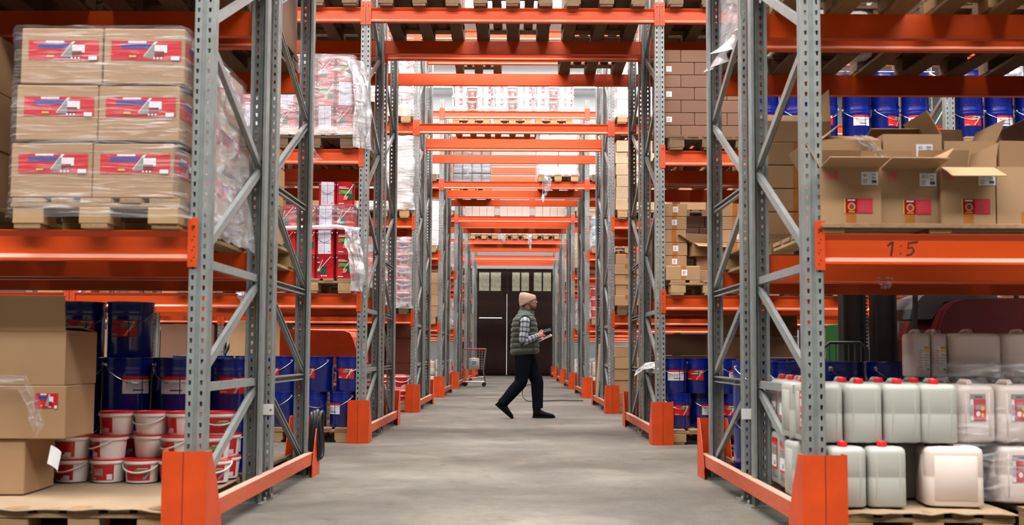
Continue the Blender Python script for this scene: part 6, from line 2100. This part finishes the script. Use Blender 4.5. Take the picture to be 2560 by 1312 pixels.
def hand(mb, W_, fwd, side, up, curl, thumb_dir, spread=0.02):
    """wrist point, direction of the fingers, direction across the knuckles (towards the index finger), back of the hand"""
    fwd, side, up = fwd.normalized(), side.normalized(), up.normalized()
    R = []
    for t_, hw, th in ((-0.015, 0.024, 0.019), (0.01, 0.028, 0.018), (0.04, 0.037, 0.016), (0.07, 0.040, 0.0145), (0.088, 0.036, 0.011)):
        c_ = W_ + fwd * t_
        R.append([c_ + side * (hw * cos(2 * pi * i / 14)) + up * (th * sin(2 * pi * i / 14)) for i in range(14)])
    mb.rings(R)
    lens = (0.068, 0.076, 0.071, 0.056)
    for i, ln_ in enumerate(lens):
        o_ = 0.030 - 0.0198 * i
        p = W_ + fwd * (0.074 - 0.004 * abs(i - 1)) + side * o_
        d_ = (fwd + side * (0.10 * (1.5 - i))).normalized()
        P = [p, p + d_ * ln_ * 0.15]
        a = 0.0
        q = P[-1]
        for seg_, cu in ((0.40, curl[0]), (0.30, curl[1]), (0.22, curl[2])):
            a += cu
            dd = d_ * cos(a) - up * sin(a)
            q = q + dd * ln_ * seg_
            P.append(q)
        mb.tube(P, [0.0092, 0.0095, 0.0092, 0.0085, 0.0070], 9)
    b_ = W_ + fwd * 0.018 + side * 0.024 - up * 0.004
    t1 = b_ + thumb_dir * 0.034
    t2 = t1 + (thumb_dir * 0.6 + fwd * 0.6).normalized() * 0.028
    t3 = t2 + (thumb_dir * 0.1 + fwd * 1.0).normalized() * 0.024
    mb.tube([b_, t1, t2, t3], [0.013, 0.0115, 0.0105, 0.0078], 9)


# right hand holds the phone from the side; left hand lies under the tablet
RF = Vector((0.78, 0.22, 0.36))
hand(mb, WR_R, RF, Vector((-0.25, 0.3, 0.92)), Vector((0.3, -0.93, 0.2)), (0.5, 0.9, 0.6), Vector((0.45, 0.25, 0.85)).normalized())
LF = Vector((0.82, -0.42, 0.22))
hand(mb, WR_L, LF, Vector((0.45, 0.85, 0.1)), Vector((0.25, 0.0, -0.95)), (-0.02, 0.15, 0.35), Vector((0.2, 0.65, 0.72)).normalized())
# legs
HP_R, KN_R, AN_R = Vector((-0.005, -0.09, 0.88)), Vector((-0.045, -0.095, 0.485)), Vector((-0.312, -0.09, 0.175))
HP_L, KN_L, AN_L = Vector((0.015, 0.09, 0.88)), Vector((0.175, 0.085, 0.495)), Vector((0.19, 0.085, 0.10))
for H_, K_, A_ in ((HP_R, KN_R, AN_R), (HP_L, KN_L, AN_L)):
    limb(mb, [H_, H_.lerp(K_, 0.5), K_, K_.lerp(A_, 0.4), A_], [0.075, 0.065, 0.05, 0.048, 0.036])
skin = remesh(mb.mesh('body', ['skin']), 0.0045, 'person', ['skin'], 3, 0.4)
man = thing('person', skin, (PX, YP, 0.0), 'person in knitted beanie and green quilted vest walking right with phone and tablet', 'person')


def child(name, me, label=None):
    return ob(name, me, man, (0, 0, 0), (0, 0, 0), label)


# eyes and beard
for sg in (-1, 1):
    e = MB().lathe([(0.0005, -0.011), (0.008, -0.008), (0.011, 0), (0.008, 0.008), (0.0005, 0.011)], 12, 0, (0.1385, sg * 0.031, 1.594))
    e.lathe([(0.0005, -0.005), (0.0045, -0.003), (0.0045, 0.003), (0.0005, 0.005)], 8, 1, (0.1475, sg * 0.0315, 1.594))
    child('eye', e.mesh('eye', ['paper', 'eye'], smooth=60))
mb = MB()
R = []
for z, xb_, xf_, hw in ((1.470, 0.088, 0.140, 0.024), (1.478, 0.05, 0.151, 0.040), (1.495, 0.035, 0.1585, 0.0535), (1.513, 0.03, 0.1585, 0.0595), (1.522, 0.032, 0.153, 0.063), (1.540, 0.034, 0.10, 0.069), (1.565, 0.036, 0.062, 0.0735)):
    R.append(hring((xb_ + xf_) / 2, 0, z, (xf_ - xb_) / 2, hw, 24, 0, 2.2))
mb.rings(R, True, False)
child('beard', mb.mesh('beard', ['beard'], smooth=70, fix=True))

# beanie: ribbed cap leaning to the back
RB = [(0.046, 1.562, 0.106, 0.083, 0.52), (0.044, 1.568, 0.110, 0.087, 0.52), (0.043, 1.592, 0.1115, 0.089, 0.5), (0.041, 1.597, 0.109, 0.086, 0.5), (0.036, 1.62, 0.110, 0.088, 0.44), (0.024, 1.645, 0.102, 0.083, 0.30),
      (0.012, 1.670, 0.086, 0.074, 0.12), (0.002, 1.691, 0.066, 0.058, -0.02), (-0.006, 1.702, 0.042, 0.038, -0.05), (-0.006, 1.706, 0.014, 0.013, 0.0)]
mb = MB()
R = []
for (cx, z, a, b_, sl) in RB:
    ring = []
    for i in range(72):
        t_ = 2 * pi * i / 72
        k_ = 1 + 0.012 * (1 if i % 2 else -1)
        ring.append((cx + a * k_ * cos(t_), b_ * k_ * sin(t_), z + sl * a * cos(t_)))
    R.append(ring)
mb.rings(R, False, True)
mb.rings([R[0], [(p[0] * 0.97 + 0.0012, p[1] * 0.97, p[2] + 0.004) for p in R[0]]], False, False)
child('beanie', mb.mesh('beanie', ['wool'], smooth=70))

# quilted vest
zs, ZQ = [], [0.868, 0.945, 1.02, 1.09, 1.16, 1.235, 1.305, 1.372]
prof = [(0.860, -0.170, 0.182, 0.195), (0.90, -0.176, 0.190, 0.20), (0.97, -0.176, 0.188, 0.20), (1.05, -0.172, 0.182, 0.20), (1.15, -0.168, 0.172, 0.205), (1.25, -0.163, 0.160, 0.21), (1.31, -0.152, 0.148, 0.205),
        (1.36, -0.130, 0.130, 0.185), (1.40, -0.103, 0.118, 0.140), (1.425, -0.078, 0.116, 0.100), (1.45, -0.060, 0.118, 0.082)]


def pat(z):
    for p, q in zip(prof, prof[1:]):
        if p[0] <= z <= q[0]:
            f_ = (z - p[0]) / (q[0] - p[0])
            return [p[k_] + (q[k_] - p[k_]) * f_ for k_ in (1, 2, 3)]
    return list(prof[-1][1:] if z > prof[-1][0] else prof[0][1:])


R = []
nz = 86
for k_ in range(nz + 1):
    z = 0.860 + (1.45 - 0.860) * k_ / nz
    xb_, xf_, hw = pat(z)
    d = min(abs(z - q) for q in ZQ)
    lo = max([q for q in ZQ if q <= z] or [ZQ[0]])
    hi = min([q for q in ZQ if q > z] or [1.45])
    f_ = (z - lo) / (hi - lo) if hi > lo else 0
    puff = 0.016 * max(0.0, sin(pi * min(1, max(0, f_)))) ** 0.55 if z < 1.40 else 0.006
    ring = []
    for i in range(64):
        t_ = 2 * pi * i / 64
        c_, s_ = cos(t_), sin(t_)
        a, b_ = (xf_ - xb_) / 2, hw
        w_ = noise.noise(Vector((c_ * 5, s_ * 5, z * 16))) * 0.006
        x = (a + puff + w_) * abs(c_) ** 0.87 * (1 if c_ >= 0 else -1)
        y = (b_ + puff + w_) * abs(s_) ** 0.87 * (1 if s_ >= 0 else -1)
        ring.append(((xb_ + xf_) / 2 + x, y, z + 0.012 * c_ * (1 if z < 0.95 else 0.3) - (0.022 * c_ if z > 1.42 else 0)))
    R.append(ring)
mb = MB().rings(R, False, False)
nr = len(R)
mb.rings([R[0], [((p[0] - 0.01) * 0.95 + 0.01, p[1] * 0.95, p[2] + 0.006) for p in R[0]]], False, False)
mb.rings([R[-1], [(p[0] * 0.9 + 0.003, p[1] * 0.88, p[2] - 0.01) for p in R[-1]]], False, False)
vest = child('vest', mb.mesh('vest', ['vest'], smooth=75))
# stand-up collar
R = []
for z, xb_, xf_, hw in ((1.435, -0.068, 0.124, 0.09), (1.46, -0.066, 0.130, 0.083), (1.485, -0.062, 0.134, 0.080), (1.505, -0.058, 0.135, 0.078)):
    R.append([(((xb_ + xf_) / 2) + (xf_ - xb_) / 2 * cos(t_), hw * sin(t_), z - 0.036 * cos(t_) - 0.018) for t_ in [2 * pi * i / 40 for i in range(40)]])
mb = MB().rings(R, False, False)
mb.rings([R[-1], [((p[0] - 0.035) * 0.93 + 0.035, p[1] * 0.93, p[2] - 0.004) for p in R[-1]], [((p[0] - 0.035) * 0.93 + 0.035, p[1] * 0.93, p[2] - 0.05) for p in R[-1]]], False, False)
ob('collar', mb.mesh('collar', ['vest'], smooth=70), vest)
# dark armhole binding and side pocket zip
for sg in (-1, 1):
    pts = []
    for i in range(25):
        t_ = 2 * pi * i / 24
        pts.append((0.008 + 0.078 * cos(t_), sg * (0.222 - 0.03 * sin(t_) * (1 if sin(t_) > 0 else 0.2)), 1.285 + 0.098 * sin(t_)))
    ob('armhole_binding', MB().tube(pts, 0.009, 6).mesh('armhole_binding', ['vest_dark'], smooth=60), vest)
ob('pocket_zip', MB().tube([(0.118, -0.196, 1.045), (0.125, -0.197, 0.99), (0.128, -0.195, 0.90)], 0.007, 6).mesh('pocket_zip', ['vest_dark'], smooth=60), vest)


# plaid sleeves with uv for the checks
def sleeve(S_, E_, W_, sg):
    P = smoothpath([S_ + Vector((0.006, -sg * 0.075, 0.02)), S_ + Vector((0.006, sg * 0.004, -0.03)), S_.lerp(E_, 0.55) + Vector((0, sg * 0.004, 0)), E_ + Vector((-0.012, 0, -0.004)), E_.lerp(W_, 0.5) + Vector((0, 0, -0.006)), E_.lerp(W_, 0.93)], 7)
    rad = interp([0.066, 0.072, 0.066, 0.058, 0.05, 0.041], 7)
    seg = 24
    mb = MB()
    R = []
    up = None
    for i, p in enumerate(P):
        t_ = (P[min(i + 1, len(P) - 1)] - P[max(i - 1, 0)]).normalized()
        if up is None:
            up = Vector((1, 0, 0))
        up = (up - t_ * up.dot(t_)).normalized()
        sd = t_.cross(up)
        rr = rad[i] * (1 + 0.035 * sin(i * 1.15))
        R.append([p + up * rr * cos(2 * pi * k_ / seg) + sd * rr * 0.92 * sin(2 * pi * k_ / seg) for k_ in range(seg + 1)])
    mb.rings(R, False, False, closed=False)
    me = mb.mesh('sleeve', ['plaid'], smooth=80)
    uvl = me.uv_layers.new(name='UVMap')
    n = seg + 1
    for lp in me.loops:
        k_, i = divmod(lp.vertex_index, n)
        uvl.data[lp.index].uv = (i / seg, k_ / len(P))
    s_ = child('sleeve', me)
    d = (W_ - E_).normalized()
    c0 = E_.lerp(W_, 0.86)
    cf = MB().tube([c0, c0 + d * 0.035], [0.044, 0.043], 20, 0, False)
    me2 = cf.mesh('cuff', ['plaid'], smooth=60)
    uvl = me2.uv_layers.new(name='UVMap')
    for lp in me2.loops:
        k_, i = divmod(lp.vertex_index, 20)
        uvl.data[lp.index].uv = (i / 20, 0.85 + 0.1 * k_)
    ob('cuff', me2, s_)


sleeve(SH_R, EL_R, WR_R, -1)
sleeve(SH_L, EL_L, WR_L, 1)

# trousers
mb = MB()
mb.rings([hring(0.005, 0, z, a, b_, 28) for z, a, b_ in ((0.80, 0.125, 0.172), (0.84, 0.132, 0.178), (0.90, 0.135, 0.178), (0.95, 0.13, 0.17))])
limb(mb, [HP_R + Vector((-0.01, 0.0, -0.03)), HP_R.lerp(KN_R, 0.35), HP_R.lerp(KN_R, 0.75), KN_R + Vector((-0.005, 0, 0)), KN_R.lerp(AN_R, 0.35) + Vector((-0.012, 0, -0.012)), KN_R.lerp(AN_R, 0.7), AN_R + Vector((0.01, 0, 0.015))],
     [0.114, 0.112, 0.094, 0.086, 0.082, 0.072, 0.070], 20)
limb(mb, [HP_L + Vector((0.01, 0.0, -0.03)), HP_L.lerp(KN_L, 0.35), HP_L.lerp(KN_L, 0.75), KN_L, KN_L.lerp(AN_L, 0.35), KN_L.lerp(AN_L, 0.7), AN_L + Vector((-0.005, 0, 0.035))],
     [0.114, 0.112, 0.096, 0.087, 0.082, 0.074, 0.071], 20)
for c_, d_, rr in ((AN_R + Vector((0.018, 0, 0.022)), (AN_R - KN_R).normalized(), 0.073), (AN_L + Vector((-0.004, 0, 0.045)), (AN_L - KN_L).normalized(), 0.074)):
    for k_ in range(3):
        q = c_ - d_ * 0.028 * k_
        mb.tube([q - d_ * 0.009, q, q + d_ * 0.009], [rr * 0.96, rr * 1.03, rr * 0.96], 18)
# folds
rnd = random.Random(4)
for H_, K_, A_ in ((HP_R, KN_R, AN_R), (HP_L, KN_L, AN_L)):
    for i in range(9):
        f_ = rnd.uniform(0.2, 1.0)
        c_ = H_.lerp(K_, f_) if i < 5 else K_.lerp(A_, f_ * 0.9)
        rr = (0.108 - 0.03 * f_) if i < 5 else (0.078 - 0.014 * f_)
        a0 = rnd.uniform(0, 6.28)
        mb.tube([c_ + Vector((rr * 0.97 * cos(a0 + t_), rr * 0.97 * sin(a0 + t_), 0.05 * t_ - 0.03)) for t_ in (0, 0.4, 0.8, 1.2)], [0.004, 0.010, 0.010, 0.004], 8)
child('trousers', remesh(mb.mesh('trousers', ['trouser']), 0.0075, 'trousers', ['trouser'], 4, 0.5))


# shoes: built flat with the toe along +x, ankle at the origin
def shoe(name_loc, pitch):
    mb = MB()
    # upper: rings across the foot from heel to toe (x, height of top, half width)
    R = []
    for x, zt_, hw in ((-0.074, 0.06, 0.03), (-0.066, 0.10, 0.042), (-0.03, 0.125, 0.048), (0.02, 0.118, 0.048), (0.07, 0.093, 0.05), (0.12, 0.074, 0.053), (0.17, 0.062, 0.051), (0.205, 0.05, 0.04), (0.224, 0.03, 0.022)):
        ring = []
        for i in range(16):
            t_ = 2 * pi * i / 16
            ring.append((x, hw * cos(t_), 0.012 + (zt_ - 0.012) * 0.5 * (1 + sin(t_))))
        R.append(ring)
    mb.rings(R)
    mb.tube([(-0.018, 0, 0.06), (-0.02, 0, 0.11), (-0.024, 0, 0.165)], [0.056, 0.055, 0.058], 18)
    up = remesh(mb.mesh('shoe', ['shoe']), 0.006, 'shoe', ['shoe'], 2)
    s_ = child('shoe', up)
    s_.location = name_loc
    s_.rotation_euler = (0, pitch, 0)
    R = []
    for z, g in ((0.0, 0.97), (0.004, 1.02), (0.024, 1.02), (0.027, 0.98)):
        out = [(-0.078, 0.0), (-0.068, 0.028), (-0.03, 0.043), (0.03, 0.043), (0.09, 0.049), (0.14, 0.053), (0.185, 0.046), (0.215, 0.028), (0.228, 0.0)]
        ring = [(0.07 + (x - 0.07) * g, y * g, z) for x, y in out] + [(0.07 + (x - 0.07) * g, -y * g, z) for x, y in reversed(out[1:-1])]
        R.append(ring)
    ob('sole', MB().rings(R).mesh('sole', ['sole'], smooth=40, fix=True), s_)
    lc = MB()
    for k_ in range(4):
        lc.tube([(0.035 + 0.02 * k_, -0.024, 0.094 - 0.008 * k_), (0.045 + 0.02 * k_, 0, 0.101 - 0.011 * k_), (0.035 + 0.02 * k_, 0.024, 0.094 - 0.008 * k_)], 0.003, 5)
    ob('lace', lc.mesh('lace', ['shoe']), s_)
    return s_


s1 = shoe((AN_L.x + 0.005, AN_L.y, 0.001), 0.0)
wl = MB()
wl.tube([(-0.0, -0.05, 0.150), (0.02, -0.03, 0.165), (0.035, 0, 0.155)], 0.006, 6)
wl.tube([(0.02, -0.03, 0.165), (0.03, -0.045, 0.13)], 0.004, 5)
ob('lace', wl.mesh('lace', ['lace']), s1, (0, 0, 0), (0, 0, 0), 'pale lace loop at front ankle')
pit = radians(40)
# toe of the back foot stays on the floor
tx_, tz_ = 0.20, 0.0
px_ = AN_R.x - 0.02
s2 = shoe((px_, AN_R.y, 0), pit)
low = min((Matrix.Rotation(pit, 3, 'Y') @ v.co).z for v in s2.data.vertices)
low = min(low, min((Matrix.Rotation(pit, 3, 'Y') @ v.co).z for v in s2.children[0].data.vertices))
s2.location.z = -low + 0.001

# phone and tablet held in the hands
ph_c = WR_R + RF.normalized() * 0.115 + Vector((0.012, 0.012, 0.028))
phn = thing('phone', MB().cbox(-0.07, 0.07, -0.035, 0.035, -0.0045, 0.0045, 0.003).mesh('phone', ['screen']), Vector((PX, YP, 0)) + ph_c, 'dark phone held up in the walking person\'s right hand', 'phone')
phn.rotation_euler = (radians(35), -0.28, 0.05)
tb_c = Vector((0.275, 0.03, 1.085))
tb = thing('tablet', MB().cbox(-0.105, 0.105, -0.075, 0.075, -0.005, 0.005, 0.003).mesh('tablet', ['foam']), Vector((PX, YP, 0)) + tb_c, 'pale tablet resting on the walking person\'s left hand', 'tablet')
tb.rotation_euler = (radians(10), -0.42, 0.0)
ob('screen', MB().box(-0.094, 0.094, -0.066, 0.066, 0.005, 0.0062).mesh('screen', ['screen']), tb)
